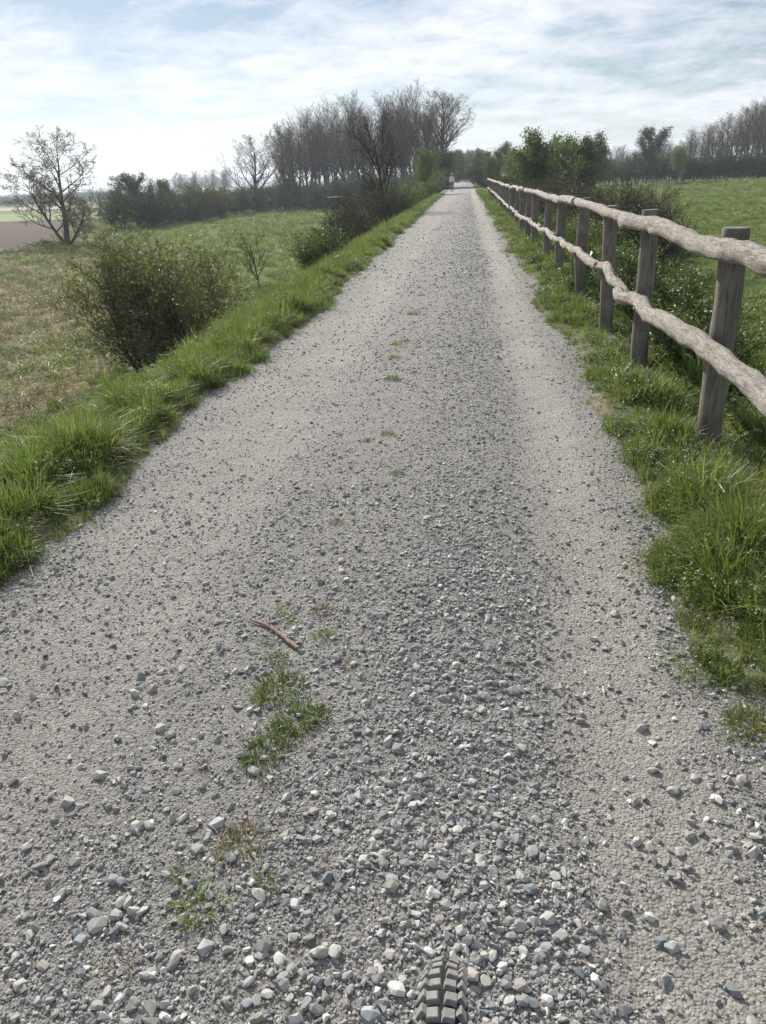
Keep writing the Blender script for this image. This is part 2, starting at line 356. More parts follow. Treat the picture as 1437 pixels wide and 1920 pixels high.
# ------------------------------------------------------------------ scatter by geometry nodes ("stuff")
def lib(objs, name):
    c = bpy.data.collections.new(name)
    for q, me in enumerate(objs): c.objects.link(bpy.data.objects.new('%s_%02d' % (name, q), me))
    return c
def scatter(name, coll, P, rot, scl, idx, label=None, cat=None, parent=None, smooth_=False):
    me = bpy.data.meshes.new(name); n = len(P)
    me.vertices.add(n); me.vertices.foreach_set('co', np.asarray(P, np.float32).ravel())
    for k, t, v in (('rot', 'FLOAT_VECTOR', rot), ('scl', 'FLOAT_VECTOR', scl)):
        a = me.attributes.new(k, t, 'POINT'); a.data.foreach_set('vector', np.asarray(v, np.float32).ravel())
    a = me.attributes.new('idx', 'INT', 'POINT'); a.data.foreach_set('value', np.asarray(idx, np.int32))
    me.update()
    o = link(name, me, parent)
    ng = bpy.data.node_groups.new(name + '_nodes', 'GeometryNodeTree')
    ng.interface.new_socket('Geometry', in_out='INPUT', socket_type='NodeSocketGeometry'); ng.interface.new_socket('Geometry', in_out='OUTPUT', socket_type='NodeSocketGeometry')
    gi, go = ng.nodes.new('NodeGroupInput'), ng.nodes.new('NodeGroupOutput')
    ip = ng.nodes.new('GeometryNodeInstanceOnPoints'); ci = ng.nodes.new('GeometryNodeCollectionInfo')
    ci.inputs['Collection'].default_value = coll; ci.inputs['Separate Children'].default_value = True; ci.inputs['Reset Children'].default_value = True
    def na(t, k):
        q = ng.nodes.new('GeometryNodeInputNamedAttribute'); q.data_type = t; q.inputs['Name'].default_value = k; return q.outputs['Attribute']
    ng.links.new(gi.outputs[0], ip.inputs['Points']); ng.links.new(ci.outputs[0], ip.inputs['Instance'])
    ip.inputs['Pick Instance'].default_value = True
    ng.links.new(na('INT', 'idx'), ip.inputs['Instance Index'])
    e2r = ng.nodes.new('FunctionNodeEulerToRotation'); ng.links.new(na('FLOAT_VECTOR', 'rot'), e2r.inputs[0]); ng.links.new(e2r.outputs[0], ip.inputs['Rotation'])
    ng.links.new(na('FLOAT_VECTOR', 'scl'), ip.inputs['Scale']); ng.links.new(ip.outputs[0], go.inputs[0])
    md = o.modifiers.new('scatter', 'NODES'); md.node_group = ng
    return tag(o, label, cat, kind='stuff')

# ------------------------------------------------------------------ gravel
rg = np.random.default_rng(7)
m, ns, ls, out = newmat('stone')
oi = ns.new('ShaderNodeObjectInfo'); n = noise(ns, ls, 60, 4, 0.6)
c = ramp(ns, ls, oi.outputs['Random'], [(0.0, (0.17, 0.19, 0.20)), (0.28, (0.27, 0.29, 0.30)), (0.45, (0.31, 0.295, 0.27)), (0.65, (0.39, 0.40, 0.395)), (0.80, (0.40, 0.375, 0.34)), (0.92, (0.47, 0.47, 0.455)), (1.0, (0.62, 0.62, 0.60))])
c = mixc(ns, ls, 0.45, c, ramp(ns, ls, n, [(0.3, (0.2, 0.2, 0.2)), (0.7, (0.75, 0.74, 0.72))]), 'OVERLAY')
bsdf(ns, ls, out, c, 0.75, bumpn(ns, ls, n, 0.35, 0.003), 0.35); M['stone'] = m
def stone_mesh(name, seed, npts, flat=0.6):
    r = np.random.default_rng(seed); bm = bmesh.new()
    p = r.normal(size=(npts, 3)); p /= np.linalg.norm(p, axis=1)[:, None]
    p = np.sign(p) * np.abs(p) ** 0.8 * np.array([1.0, 0.62 + 0.3 * r.random(), flat * (0.8 + 0.4 * r.random())]) * (0.42 + 0.13 * r.random((npts, 1)))
    vs = [bm.verts.new(q) for q in p]; res = bmesh.ops.convex_hull(bm, input=vs)
    junk = [v for v in bm.verts if not v.link_faces]; bmesh.ops.delete(bm, geom=junk, context='VERTS')
    me = bpy.data.meshes.new(name); bm.to_mesh(me); bm.free(); me.materials.append(M['stone']); return me
pebbles = [stone_mesh('pebble', 100 + q, 11 + q % 4) for q in range(10)]
PEB = lib(pebbles, 'pebbles')
def stones(n, y0, y1, smin, smax, pw, ridge, f0=0, f1=0):
    # size between smin and smax with a power law; ridge = how strongly stones gather between the wheel tracks
    y = y0 * (y1 / y0) ** rg.random(n * 3); x = rg.uniform(-2.15, 1.05, n * 3)
    s = (smin ** -pw + rg.random(n * 3) * (smax ** -pw - smin ** -pw)) ** (-1 / pw)
    track = 0.75 * np.exp(-((x - 0.47 - 0.05 * vn(y / 2, 0, 31)) / 0.2) ** 4) + 0.5 * np.exp(-((x + 1.4) / 0.35) ** 4)
    mid = np.exp(-((x + 0.02) / 0.33) ** 2)
    clump = 0.5 + 0.5 * vn(x / 0.22, y / 0.3, 32) + 0.25 * vn(x / 0.07, y / 0.09, 33)
    p = (1 - ridge) * (0.35 + 0.5 * clump) + ridge * (mid * 0.9 + 0.18 * clump)
    p = p * (1 - track)
    p = np.where((x + sh(y) < xl(y) - 0.05) | (x + sh(y) > xr(y) + 0.06), p * 0.12, p)
    if f0: p = p * smooth((y - y0) / (f0 - y0))
    if f1: p = p * (1 - smooth((y - f1) / (y1 - f1)))
    keep = rg.random(n * 3) < p
    x, y, s = x[keep][:n], y[keep][:n], s[keep][:n]; x = x + sh(y)
    return np.stack([x, y, s], 1)
S = np.vstack([stones(70000, 0.75, 5.0, 0.004, 0.018, 2.1, 0.25, 0, 2.0), stones(12000, 0.75, 4.2, 0.011, 0.034, 2.1, 0.75, 0, 2.4), stones(1000, 0.75, 3.8, 0.02, 0.045, 2.2, 0.3),
               stones(30000, 1.9, 9.5, 0.007, 0.030, 2.2, 0.5, 3.2, 5.0), stones(15000, 4.5, 22, 0.011, 0.040, 2.2, 0.6, 7.5, 11), stones(10000, 10, 95, 0.02, 0.06, 2.4, 0.6, 17, 30)])
extra_big = [(640, 1080, .045), (130, 1415, .032), (455, 1425, .036), (595, 1278, .032), (1065, 1365, .026), (1305, 1455, .034), (1300, 1528, .030), (1195, 1575, .040), (1372, 1592, .040),
             (1225, 1440, .036), (330, 1808, .045), (185, 1735, .050), (230, 1740, .034), (150, 1765, .034), (360, 1560, .030), (600, 1800, .045), (745, 1865, .042), (800, 1300, .038), (820, 1295, .034),
             (700, 1170, .03), (585, 1178, .034), (440, 1260, .028), (1160, 1285, .02), (1205, 1355, .04), (255, 1300, .045), (285, 1292, .04), (320, 1378, .05), (185, 1450, .045), (125, 1500, .05),
             (1320, 1360, .036), (1075, 968, .03), (1210, 1050, .034), (1130, 1130, .024), (860, 1385, .04), (830, 1655, .04), (1375, 1850, .045), (1350, 1735, .034), (430, 1790, .03), (500, 1640, .03)]
S = np.vstack([S, [[*ground_at(px, py), s] for px, py, s in extra_big]])
seen = S[:, 2] / np.sqrt(S[:, 0] ** 2 + S[:, 1] ** 2 + CAM_H ** 2)
fwd_ok = (S[:, 1] > 0.95) & (np.abs(S[:, 0] + 0.13 * S[:, 1] - 0.0) < 0.12 + 0.62 * S[:, 1] + 0.35)
rank = np.argsort(-(seen * fwd_ok)); big = set(rank[:300].tolist())
bigmesh = [stone_mesh('stone', 300 + q, 24 + q % 4, 0.64) for q in range(14)]
for k in rank[:300]:
    x, y, s = S[k]
    link('stone', bigmesh[int(k) % 14], path, (x, y, float(path_z(x, y)) + s * 0.13), (rg.normal(0, .25), rg.normal(0, .25), rg.uniform(0, 6.28)), (s * .98, s * rg.uniform(.75, 1.0), s * rg.uniform(0.7, .95)))
rest = S[rank[300:]]; n = len(rest)
P = np.stack([rest[:, 0], rest[:, 1], path_z(rest[:, 0], rest[:, 1]) + rest[:, 2] * 0.14], 1)
P[:, 2] = np.where((rest[:, 0] < xl(rest[:, 1])) | (rest[:, 0] > xr(rest[:, 1])), np.maximum(P[:, 2], tz(rest[:, 0], rest[:, 1])), P[:, 2])
rot = np.stack([rg.normal(0, .3, n), rg.normal(0, .3, n), rg.uniform(0, 6.28, n)], 1)
scl = rest[:, 2:3] * rg.uniform(0.8, 1.2, (n, 3))
scatter('gravel', PEB, P, rot, scl, rg.integers(0, 10, n), parent=path)

# ------------------------------------------------------------------ grass clumps
def blade(b, r, base, h, w, lean, az, seg=3, mi=0, droop=1.0):
    t = np.linspace(0, 1, seg + 1); d = np.array([math.cos(az), math.sin(az), 0]); side = np.array([-math.sin(az), math.cos(az), 0])
    tw = r.uniform(-1, 1); side = side * math.cos(tw) + d * math.sin(tw)
    out_ = lean * t ** 1.7; up = t - droop * 0.35 * lean * t ** 3
    c = np.array(base)[None] + h * (out_[:, None] * d + up[:, None] * np.array([0, 0, 1.]))
    wd = w * (1 - t ** 1.6) * 0.5 + 0.0004
    V = np.concatenate([c - side * wd[:, None], c + side * wd[:, None]]); k = seg + 1; i = np.arange(seg)
    b.add(V, np.stack([i, i + k, i + k + 1, i + 1], 1), mi)
def clump(seed, n, rad, h0, h1, w, lean=0.6, mats=None, dry=0.0, seg=3):
    r = np.random.default_rng(seed); b = Buf()
    for _ in range(n):
        a, q = r.uniform(0, 6.283), rad * math.sqrt(r.random())
        blade(b, r, (q * math.cos(a), q * math.sin(a), -0.01), r.uniform(h0, h1), w * r.uniform(.7, 1.3), abs(r.normal(0, lean)) * .8 + .12, a + r.normal(0, .9), seg, 1 if r.random() < dry else 0)
    return b.mesh('grass_clump', mats or [M['grass'], M['straw']], False, True, seed)
def leafq(b, r, c, size, nrm=None, mi=0, asp=0.6):
    """a pointed leaf of two quads folded along the rib"""
    d = r.normal(size=3) if nrm is None else nrm + r.normal(size=3) * .5
    d /= np.linalg.norm(d); q = np.cross(d, r.normal(size=3)); q /= np.linalg.norm(q) + 1e-9; s = np.cross(d, q)
    L, W = size, size * asp
    V = np.array([c, c + q * L * .5 + s * W * .5 + d * W * .15, c + q * L, c + q * L * .5 - s * W * .5 + d * W * .15])
    b.add(V, [[0, 1, 2, 3]], mi)
def herb(seed, n, rad, h, leaf, mats):
    r = np.random.default_rng(seed); b = Buf()
    for _ in range(n):
        a, q = r.uniform(0, 6.283), rad * math.sqrt(r.random()); base = np.array([q * math.cos(a), q * math.sin(a), 0]); top = base * 1.5 + np.array([r.normal(0, .03), r.normal(0, .03), h * r.uniform(.6, 1.1)])
        b.tube([base, (base + top) / 2 + r.normal(size=3) * .01, top], [.003, .0025, .002], 3, False, 0)
        for _ in range(r.integers(5, 9)):
            t = r.uniform(.25, 1.02); leafq(b, r, base + (top - base) * t, leaf * r.uniform(.6, 1.2), np.array([0, 0, 1.]), 0)
    return b.mesh('herb', mats, False, True, seed)
def flowers(seed, n, rad, h):
    r = np.random.default_rng(seed); b = Buf()
    for _ in range(n):
        a, q = r.uniform(0, 6.283), rad * math.sqrt(r.random()); base = np.array([q * math.cos(a), q * math.sin(a), 0]); top = base * 1.2 + np.array([r.normal(0, .02), r.normal(0, .02), h * r.uniform(.6, 1.1)])
        b.tube([base, top], [.0018, .0012], 3, False, 0)
        for _ in range(2): leafq(b, r, base + (top - base) * r.uniform(.2, .8), .025, np.array([0, 0, 1.]), 0)
        for _ in range(3): leafq(b, r, top + r.normal(size=3) * .006, .011, np.array([0, 0, 1.]), 1, .9)
    return b.mesh('flower_clump', [M['herb'], M['flower']], False, True, seed)
def ripar(n, y0, y1, k=1.3):                     # y values with density falling as y^-k
    u = rg.random(n); e = 1.0005 - k
    return (y0 ** e + u * (y1 ** e - y0 ** e)) ** (1 / e)
GRASS = lib([clump(q, 30, .055, .10, .26, .0062, .6, dry=.04) for q in range(4)] + [clump(10 + q, 26, .06, .06, .15, .0055, .8, dry=.12) for q in range(3)] +
            [clump(20 + q, 22, .05, .08, .2, .0045, .9, dry=.75) for q in range(2)] + [herb(30 + q, 7, .07, .13, .035, [M['herb']]) for q in range(2)] + [flowers(40 + q, 9, .07, .13) for q in range(2)], 'grass_kinds')
# index: 0-3 lush, 4-6 short, 7-8 dry, 9-10 herb, 11-12 flowers
def grass_strip(name, x_of, y, kinds, probs, base_s, label, tz_fn=tz, hmod=None):
    n = len(y); x = x_of(y); z = tz_fn(x, y)
    tuft = 0.5 + 0.5 * vn(x / .22, y / .26, 51) ; tuft2 = 0.5 + 0.5 * vn(x / .6, y / .8, 52)
    keep = rg.random(n) < 0.28 + 0.72 * smooth(tuft * 1.6 - .2)
    s = base_s * (0.30 + 0.95 * tuft ** 1.4 + 0.40 * tuft2) * rg.uniform(.8, 1.2, n) * (1 + 0.006 * y)
    if hmod is not None: s = s * hmod(x, y)
    idx = rg.choice(kinds, n, p=probs)
    P = np.stack([x, y, z - .01], 1)[keep]; k = keep.sum()
    rot = np.stack([rg.normal(0, .12, k), rg.normal(0, .12, k), rg.uniform(0, 6.28, k)], 1)
    sc = s[keep][:, None] * np.stack([np.ones(k) * 1.05, np.ones(k) * 1.05, rg.uniform(.85, 1.15, k)], 1)
    return scatter(name, GRASS, P, rot, sc, idx[keep], label, 'grass')
K = list(range(13))
def pr(l, s, d, h, f): 
    p = np.array([l / 4] * 4 + [s / 3] * 3 + [d / 2] * 2 + [h / 2] * 2 + [f / 2] * 2); return p / p.sum()
def left_h(x, y):
    d = xl(y) - x; return 0.60 + 0.60 * smooth(d / .3) - 0.25 * smooth((d - .55) / .5)
def right_h(x, y):
    d = x - xr(y); return 0.5 + 0.55 * smooth(d / .3) + 0.35 * smooth((1.7 - y) / .6 + d)
yl = ripar(21000, 1.6, 75, 1.25)
grass_strip('verge_grass', lambda y: xl(y) + .10 - 1.25 * rg.random(len(y)) ** .9, yl, K, pr(.50, .28, .10, .08, .04), .74, 'lush green grass of the bank edge along the open side of the path', hmod=left_h)
yr = np.concatenate([ripar(17000, 1.2, 85, 1.25), rg.uniform(1.5, 3.6, 1600)])
grass_strip('fence_verge_grass', lambda y: xr(y) - .10 + 1.1 * rg.random(len(y)) ** .9, yr, K, pr(.34, .24, .13, .17, .12), .76, 'grass and small white flowers between the path and the fence', hmod=right_h)
yt = rg.uniform(1.9, 3.5, 420)
grass_strip('tall_dry_grass', lambda y: 1.0 + .6 * rg.random(len(y)), yt, [0, 1, 7, 8], [.2, .2, .3, .3], .95, 'tall arching half-dry grass before the biggest fence post')
ys = ripar(15000, 2.2, 70, 1.1)
grass_strip('bank_grass', lambda y: -3.0 - 6.0 * rg.random(len(y)), ys, K, pr(.34, .36, .20, .08, .02), 1.05, 'mixed green and dry grass on the slope below the open bank edge')
ys = ripar(16000, 1.6, 75, 1.1)
grass_strip('fence_slope_grass', lambda y: 1.6 + 4.2 * rg.random(len(y)), ys, K, pr(.34, .16, .05, .40, .05), 1.55, 'green herbs and grass on the slope behind the fence')
# meadow on the left
n = 17000; ym = ripar(n, 6, 130, 1.15); xm = -6.0 - (0.35 * ym + 10) * rg.random(n) ** .8
def meadow(name, x, y, straw_w, s, label, flat=0.7):
    st = strawf(x, y); k = len(x)
    idx = np.where(rg.random(k) < st * straw_w, rg.integers(7, 9, k), np.where(rg.random(k) < .5, rg.integers(4, 7, k), rg.integers(0, 4, k)))
    P = np.stack([x, y, tz(x, y) - .02], 1)
    sc = s * (1 + .02 * y)[:, None] * rg.uniform(.7, 1.3, (k, 1)) * np.array([[1.5, 1.5, flat]])
    return scatter(name, GRASS, P, np.stack([np.zeros(k), np.zeros(k), rg.uniform(0, 6.28, k)], 1), sc, idx, label, 'grass')
meadow('meadow_grass', xm, ym, .9, 1.3, 'rough meadow of straw and green tussocks below the bank')
n = 22000; yf = ripar(n, 8, 150, 1.0); xf = 4.6 + (0.45 * yf + 6) * rg.random(n)
meadow('field_grass', xf, yf, 0, 1.0, 'short even green grass of the field beyond the fence', 0.6)

# ------------------------------------------------------------------ trees and shrubs
def grow(seed, H, r0, spec, trunk_wob=.06, tropism=(.0, .12, .1, .05), lean=(0, 0, 1), nseg=(9, 6, 5, 3), sides=(8, 5, 4, 3), bare_frac=.3, taper=.85, shape='round', split=2):
    """branching skeleton; spec = list per level of (count, angle deg, length ratio). returns list of (level, pts, radii)"""
    r = np.random.default_rng(seed); outl = []
    def go_(p, d, L, rad, lev):
        n = nseg[min(lev, 3)]; pts = [np.array(p, float)]; d = np.array(d, float) / np.linalg.norm(d)
        wob = trunk_wob * (1 + 1.2 * lev)
        for _ in range(n):
            d = d + r.normal(size=3) * wob + np.array([0, 0, 1.]) * tropism[min(lev, 3)]; d /= np.linalg.norm(d)
            pts.append(pts[-1] + d * L / n)
        pts = np.array(pts); t = np.linspace(0, 1, n + 1); rads = rad * (1 - taper * t) + .002
        outl.append((lev, pts, rads))
        if lev >= len(spec): return
        cnt, ang, ratio = spec[lev]; f0 = bare_frac if lev == 0 else .18
        a0 = r.uniform(0, 6.28)
        for k in range(cnt):
            f = f0 + (1 - f0) * ((k + r.random()) / cnt); q = f * n; i = min(int(q), n - 1); w = q - i
            pos = pts[i] * (1 - w) + pts[i + 1] * w; tan = pts[i + 1] - pts[i]; tan /= np.linalg.norm(tan)
            az = a0 + k * 2.4 + r.normal(0, .4); u = np.cross(tan, [0.31, .87, .38]); u /= np.linalg.norm(u); v = np.cross(tan, u)
            th = R(ang) * r.uniform(.7, 1.25)
            nd = tan * math.cos(th) + (u * math.cos(az) + v * math.sin(az)) * math.sin(th)
            if lev == 0:
                g_ = (f - f0) / (1 - f0)
                sh = {'round': .45 + 1.0 * math.sin(math.pi * min(1, .15 + .75 * g_)) * .6, 'column': .55 + .35 * (1 - g_), 'cone': 1.15 - .8 * g_, 'vase': .8 + .3 * (1 - g_)}[shape]
            else: sh = 1.1 - .5 * f
            go_(pos, nd, L * ratio * sh * r.uniform(.75, 1.2), (rads[i] * (1 - w) + rads[i + 1] * w) * (.62 if lev == 0 else .6), lev + 1)
    go_((0, 0, -.15), lean, H, r0, 0)
    return outl, r
def stems(seed, n, H, r0, spread, spec, **kw):
    r = np.random.default_rng(seed); allb = []
    for k in range(n):
        a = r.uniform(0, 6.283); t = spread * math.sqrt(r.random())
        o, _ = grow(seed * 31 + k, H * r.uniform(.7, 1.1) * (1 - .15 * t), r0 * r.uniform(.6, 1.1), spec, lean=(math.cos(a) * t, math.sin(a) * t, 1), bare_frac=kw.get('bare', .2), trunk_wob=.09, shape='vase', tropism=(.05, .1, .05, .02), nseg=(7, 5, 3, 3), sides=(5, 4, 3, 3))
        off = np.array([math.cos(a), math.sin(a), 0]) * kw.get('foot', .3) * r.random()
        allb += [(l, p + off, q) for l, p, q in o]
    return allb, r
def tree_meshes(name, branches, r, trunk_mat, twig_mat, leaf_mat_=None, nleaf=0, leaf=.06, leaf_lev=2, spread=.12, split=2, minr=.0, flip=None, zmin=0.0, H=None):
    if H:
        k_ = H / max(p[:, 2].max() for _, p, _q in branches); branches = [(l, p * k_, q) for l, p, q in branches]
    tb, cb_ = Buf(), Buf(); sd = (8, 5, 3, 3)
    for lev, p, q in branches:
        if lev < split: tb.tube(p, np.maximum(q, minr), sd[min(lev, 3)], False)
        else: cb_.tube(p, np.maximum(q, minr), 3, False, 0)
    if leaf_mat_ is not None and nleaf:
        tw = [(p, q) for lev, p, q in branches if lev >= leaf_lev]
        per = np.array([np.linalg.norm(p[-1] - p[0]) for p, q in tw]) * (.12 + r.random(len(tw)) ** 1.6); per /= per.sum()
        pick = r.choice(len(tw), nleaf, p=per); t = np.clip((r.integers(0, 5, nleaf) + .5) / 5 + r.normal(0, .05, nleaf), 0, 1)
        C = np.empty((nleaf, 3))
        for k in range(nleaf):
            p = tw[pick[k]][0]; f = t[k] * (len(p) - 1); i = min(int(f), len(p) - 2); C[k] = p[i] + (p[i + 1] - p[i]) * (f - i)
        C += r.normal(size=(nleaf, 3)) * spread
        C = C[C[:, 2] > zmin]; nl = len(C)
        d = r.normal(size=(nl, 3)) + np.array([0, 0, .5]); d /= np.linalg.norm(d, axis=1)[:, None]
        q = np.cross(d, r.normal(size=(nl, 3))); q /= np.linalg.norm(q, axis=1)[:, None] + 1e-9; s = np.cross(d, q)
        L = (leaf * r.uniform(.6, 1.3, nl))[:, None]; W = L * .62
        V = np.stack([C, C + q * L * .5 + s * W * .5, C + q * L, C + q * L * .5 - s * W * .5], 1).reshape(-1, 3)
        cb_.add(V, np.arange(nl * 4).reshape(-1, 4), 1)
    return tb.mesh(name + '_trunk', trunk_mat, True, False), cb_.mesh(name + '_crown', [twig_mat] + ([leaf_mat_] if leaf_mat_ else []), False, True, 3)
def put(kind, meshes, label, cat, x, y, s=1.0, rz=0.0, group=None, z=None, parts=('trunk', 'crown')):
    o = thing(kind, label, cat, (x, y, tzf(x, y) if z is None else z), rz, group, s)
    for nm, me in zip(parts, meshes): link(nm, me, o)
    return o
def at(px, dist):                                 # ground position on the vertical plane through a pixel column at a path distance
    d = ray(px, 330.0); return d[0] / d[1] * dist, dist

# tall slender trees of the wood
POP = []
for q in range(5):
    br, r = grow(500 + q, 15, .19, [(24, 30, .30), (8, 36, .52), (4, 38, .55)], .02, (.0, .07, .06, .03), bare_frac=.36, shape='column')
    POP.append(tree_meshes('wood_tree', br, r, M['bark_grey'], M['twig'], M['leaf_dry'], 500, .10, 2, .1, minr=.009, H=15))
# broad bare trees
br, r = grow(611, 9.6, .22, [(15, 48, .62), (9, 40, .50), (7, 38, .46), (4, 36, .5)], .03, (.0, .07, .05, .02), bare_frac=.14, shape='cone')
BROAD = tree_meshes('broad', br, r, M['bark_dark'], M['twig_dark'], minr=.008, H=10.7)
br, r = grow(612, 13, .26, [(24, 34, .40), (10, 34, .48), (7, 36, .46), (3, 34, .5)], .025, (.0, .09, .06, .03), bare_frac=.16, shape='round')
TALL = tree_meshes('tall', br, r, M['bark_grey'], M['twig'], M['leaf_dry'], 900, .1, 3, .1, minr=.009, H=13)
# dark bare tree by the path
br, r = grow(633, 6.6, .135, [(15, 44, .48), (8, 38, .5), (6, 36, .46), (3, 34, .5)], .035, (.0, .10, .06, .02), bare_frac=.20, shape='round', lean=(-.06, 0, 1))
DARK = tree_meshes('dark', br, r, M['bark_dark'], M['twig_dark'], minr=.0045, H=6.2)
# lone half bare tree in the meadow
br = []
for k, (ln, hh, rr) in enumerate((((.0, .0, 1), 8.8, .2), ((-.62, .1, 1), 7.0, .13), ((.75, -.1, .9), 4.6, .11))):
    o_, r = grow(650 + k, hh, rr, [(12, 46, .46), (9, 42, .48), (7, 38, .46), (4, 36, .5)], .05, (.02, .08, .04, .0), lean=ln, bare_frac=.34 if k == 0 else .25, shape='round')
    br += o_
LONE = tree_meshes('lone', br, r, M['bark_grey'], M['twig_pale'], M['leaf_pale'], 4200, .11, 3, .08, minr=.008, H=9.4)
# leafy small trees
def leafy(seed, H, r0, lm, nl, leaf, shape='round', ang=42, bare=.22):
    br, r = grow(seed, H, r0, [(14, ang, .48), (8, 42, .5), (5, 40, .5)], .06, (.0, .09, .05, .0), bare_frac=bare, shape=shape)
    return tree_meshes('leafy', br, r, M['bark_dark'], M['twig_dark'], lm, nl, leaf, 2, .16, minr=.006, H=H)
LEAFY = [leafy(701, 5.4, .10, M['leaf_fresh'], 9000, .12), leafy(702, 6.2, .11, M['leaf_fresh'], 9000, .13, 'vase', 34, .3), leafy(703, 5.8, .1, M['leaf_hedge'], 9000, .13), leafy(704, 6.5, .12, M['leaf_dark'], 11000, .14, 'round', 46)]
# shrubs: several stems from the foot
def shrub(seed, n, H, spread, lm, nl, leaf, foot=.4, spec=((9, 42, .5), (6, 40, .5)), tm='bark_dark', wm='twig_dark', r0=.03, minr=.004, sp=.1, zmin=0.05, ll=1):
    br, r = stems(seed, n, H, r0, spread, list(spec), foot=foot)
    return tree_meshes('shrub', br, r, M[tm], M[wm], lm, nl, leaf, ll, sp, split=1, minr=minr, zmin=zmin, H=H)
HEDGE = [shrub(800 + q, 16, 4.2, .65, M['leaf_hedge'], 7500, .13, 1.3, minr=.012, sp=.18) for q in range(3)]
UNDER = [shrub(820 + q, 16, 3.6, .7, M['leaf_dark' if q else 'leaf_hedge'], 5500, .15, 1.4, minr=.012, sp=.2, tm='bark_grey', wm='twig') for q in range(2)]
BIGBUSH = shrub(841, 32, 3.5, .68, M['leaf_bush'], 24000, .062, 1.0, ((10, 42, .45), (5, 40, .5), (2, 38, .5)), r0=.034, minr=.0035, sp=.05, zmin=.45, ll=2, wm='twig')
BRAMBLE = [shrub(850 + q, 26, 2.3, .85, M['leaf_hedge'], 2400, .06, .8, ((9, 40, .5), (6, 38, .55)), 'twig_dark', 'twig_dark', .016, .005, .06) for q in range(2)]
GREENB = [shrub(860 + q, 18, 2.0, .8, M['leaf_fresh'], 6500, .07, .6, minr=.004, sp=.1) for q in range(2)]
br, r = grow(870, 2.5, .035, [(11, 42, .55), (8, 38, .5), (5, 36, .5)], .05, (.02, .10, .05, .0), bare_frac=.18, shape='vase')
SAPLING = tree_meshes('sapling', br, r, M['bark_dark'], M['twig_dark'], minr=.0035, H=2.6)

rp_ = random.Random(5)
# -- left: lone tree, big bush, saplings
x, y = ground_at(127, 463, -2.6); put('tree', LONE, 'lone half-bare tree with sparse pale leaves and three limbs by the ploughed field', 'tree', x, y, (1.4, 1.4, 1.02), 0.0)
x, y = ground_at(330, 728, -2.6); put('bush', BIGBUSH, 'big round many-stemmed bush with small green leaves at the foot of the bank', 'bush', x + .15, y, (1.14, 1.14, 1.05), .4, parts=('stems', 'crown'))
x, y = ground_at(488, 545, -2.6); put('sapling', SAPLING, 'small leafless sapling standing alone in the green meadow', 'tree', x, y, 1.0, .7)
x, y = at(585, 25); put('shrub', GREENB[0], 'low dark green shrub at the bank edge beside the twiggy thicket', 'shrub', x, y, (.95, .95, .95), .2, parts=('stems', 'crown'))
# -- hedge running to the wood
hl = 'grey-green hedge shrub in the long row between ploughed field and wood'
for k in range(22):
    t = k / 21; x, y = -40.3 + 3.3 * t + rp_.uniform(-.8, .8), 90 + 56 * t + rp_.uniform(-1, 1)
    put('hedge_shrub', HEDGE[k % 3], hl, 'shrub', x + (2.2 if k % 2 else 0), y, (1.2, 1.2, rp_.uniform(1.0, 1.25)), rp_.uniform(0, 6), 'shrubs of the long hedge', parts=('stems', 'crown'))
x, y = at(243, 96); put('tree', LEAFY[3], 'dark leafy evergreen tree rising out of the hedge', 'tree', x, y, (1.15, 1.15, .98), .3)
x, y = at(210, 100); put('tree', LEAFY[2], 'dull green leafy tree beside the dark evergreen in the hedge', 'tree', x, y, .85, 1.3)
x, y = at(303, 104); put('tree', LEAFY[2], 'small round pale-twigged tree poking above the hedge', 'tree', x, y, .98, 2.3)
# -- bare tree at the wood's end
x, y = at(474, 138); put('tree', BROAD, 'wide-spreading bare tree at the open end of the wood', 'tree', x, y, (1.55, 1.55, 1.12), .5)
x, y = at(530, 139); put('tree', TALL, 'leaning pale bare tree at the outer corner of the wood', 'tree', x, y, 1.05, 2.0).rotation_euler = (0, R(-9), 2.0)
# -- the wood: slender trees
spots = []
for row, (d0, d1, n_) in enumerate(((143, 118, 30), (151, 127, 28))):
    for k in range(n_):
        t = k / (n_ - 1); spots.append((538 + (790 - 538) * t + rp_.uniform(-5, 5), d0 + (d1 - d0) * t + rp_.uniform(-2.5, 2.5)))
for k, (px, d) in enumerate(spots):
    x, y = at(px, d); sc = rp_.uniform(.84, 1.14) * (0.94 + .06 * d / 150)
    put('wood_tree', POP[k % 5], 'tall slender bare tree standing in the dense grey wood', 'tree', x, y, (sc * 1.15, sc * 1.15, sc), rp_.uniform(0, 6), 'slender trees of the wood').rotation_euler = (R(rp_.gauss(0, 2.2)), R(rp_.gauss(-1, 2.2)), rp_.uniform(0, 6))
for k in range(19):
    t = k / 18; x, y = at(515 + 290 * t, 136 - 30 * t + rp_.uniform(-2, 2))
    put('undergrowth_shrub', UNDER[k % 2], 'dark shrub of the undergrowth at the foot of the wood', 'shrub', x, y, (1.3, 1.3, rp_.uniform(1.1, 1.7)), rp_.uniform(0, 6), 'undergrowth of the wood', parts=('stems', 'crown'))
x, y = at(824, 118); put('tree', TALL, 'big broad bare tree rising above the path behind the walker', 'tree', x, y, (1.75, 1.75, 1.03), .2)
x, y = at(805, 122); put('tree', TALL, 'tall bare tree with a rounded twiggy crown at the path end of the wood', 'tree', x, y, (1.4, 1.4, .98), 4.2)
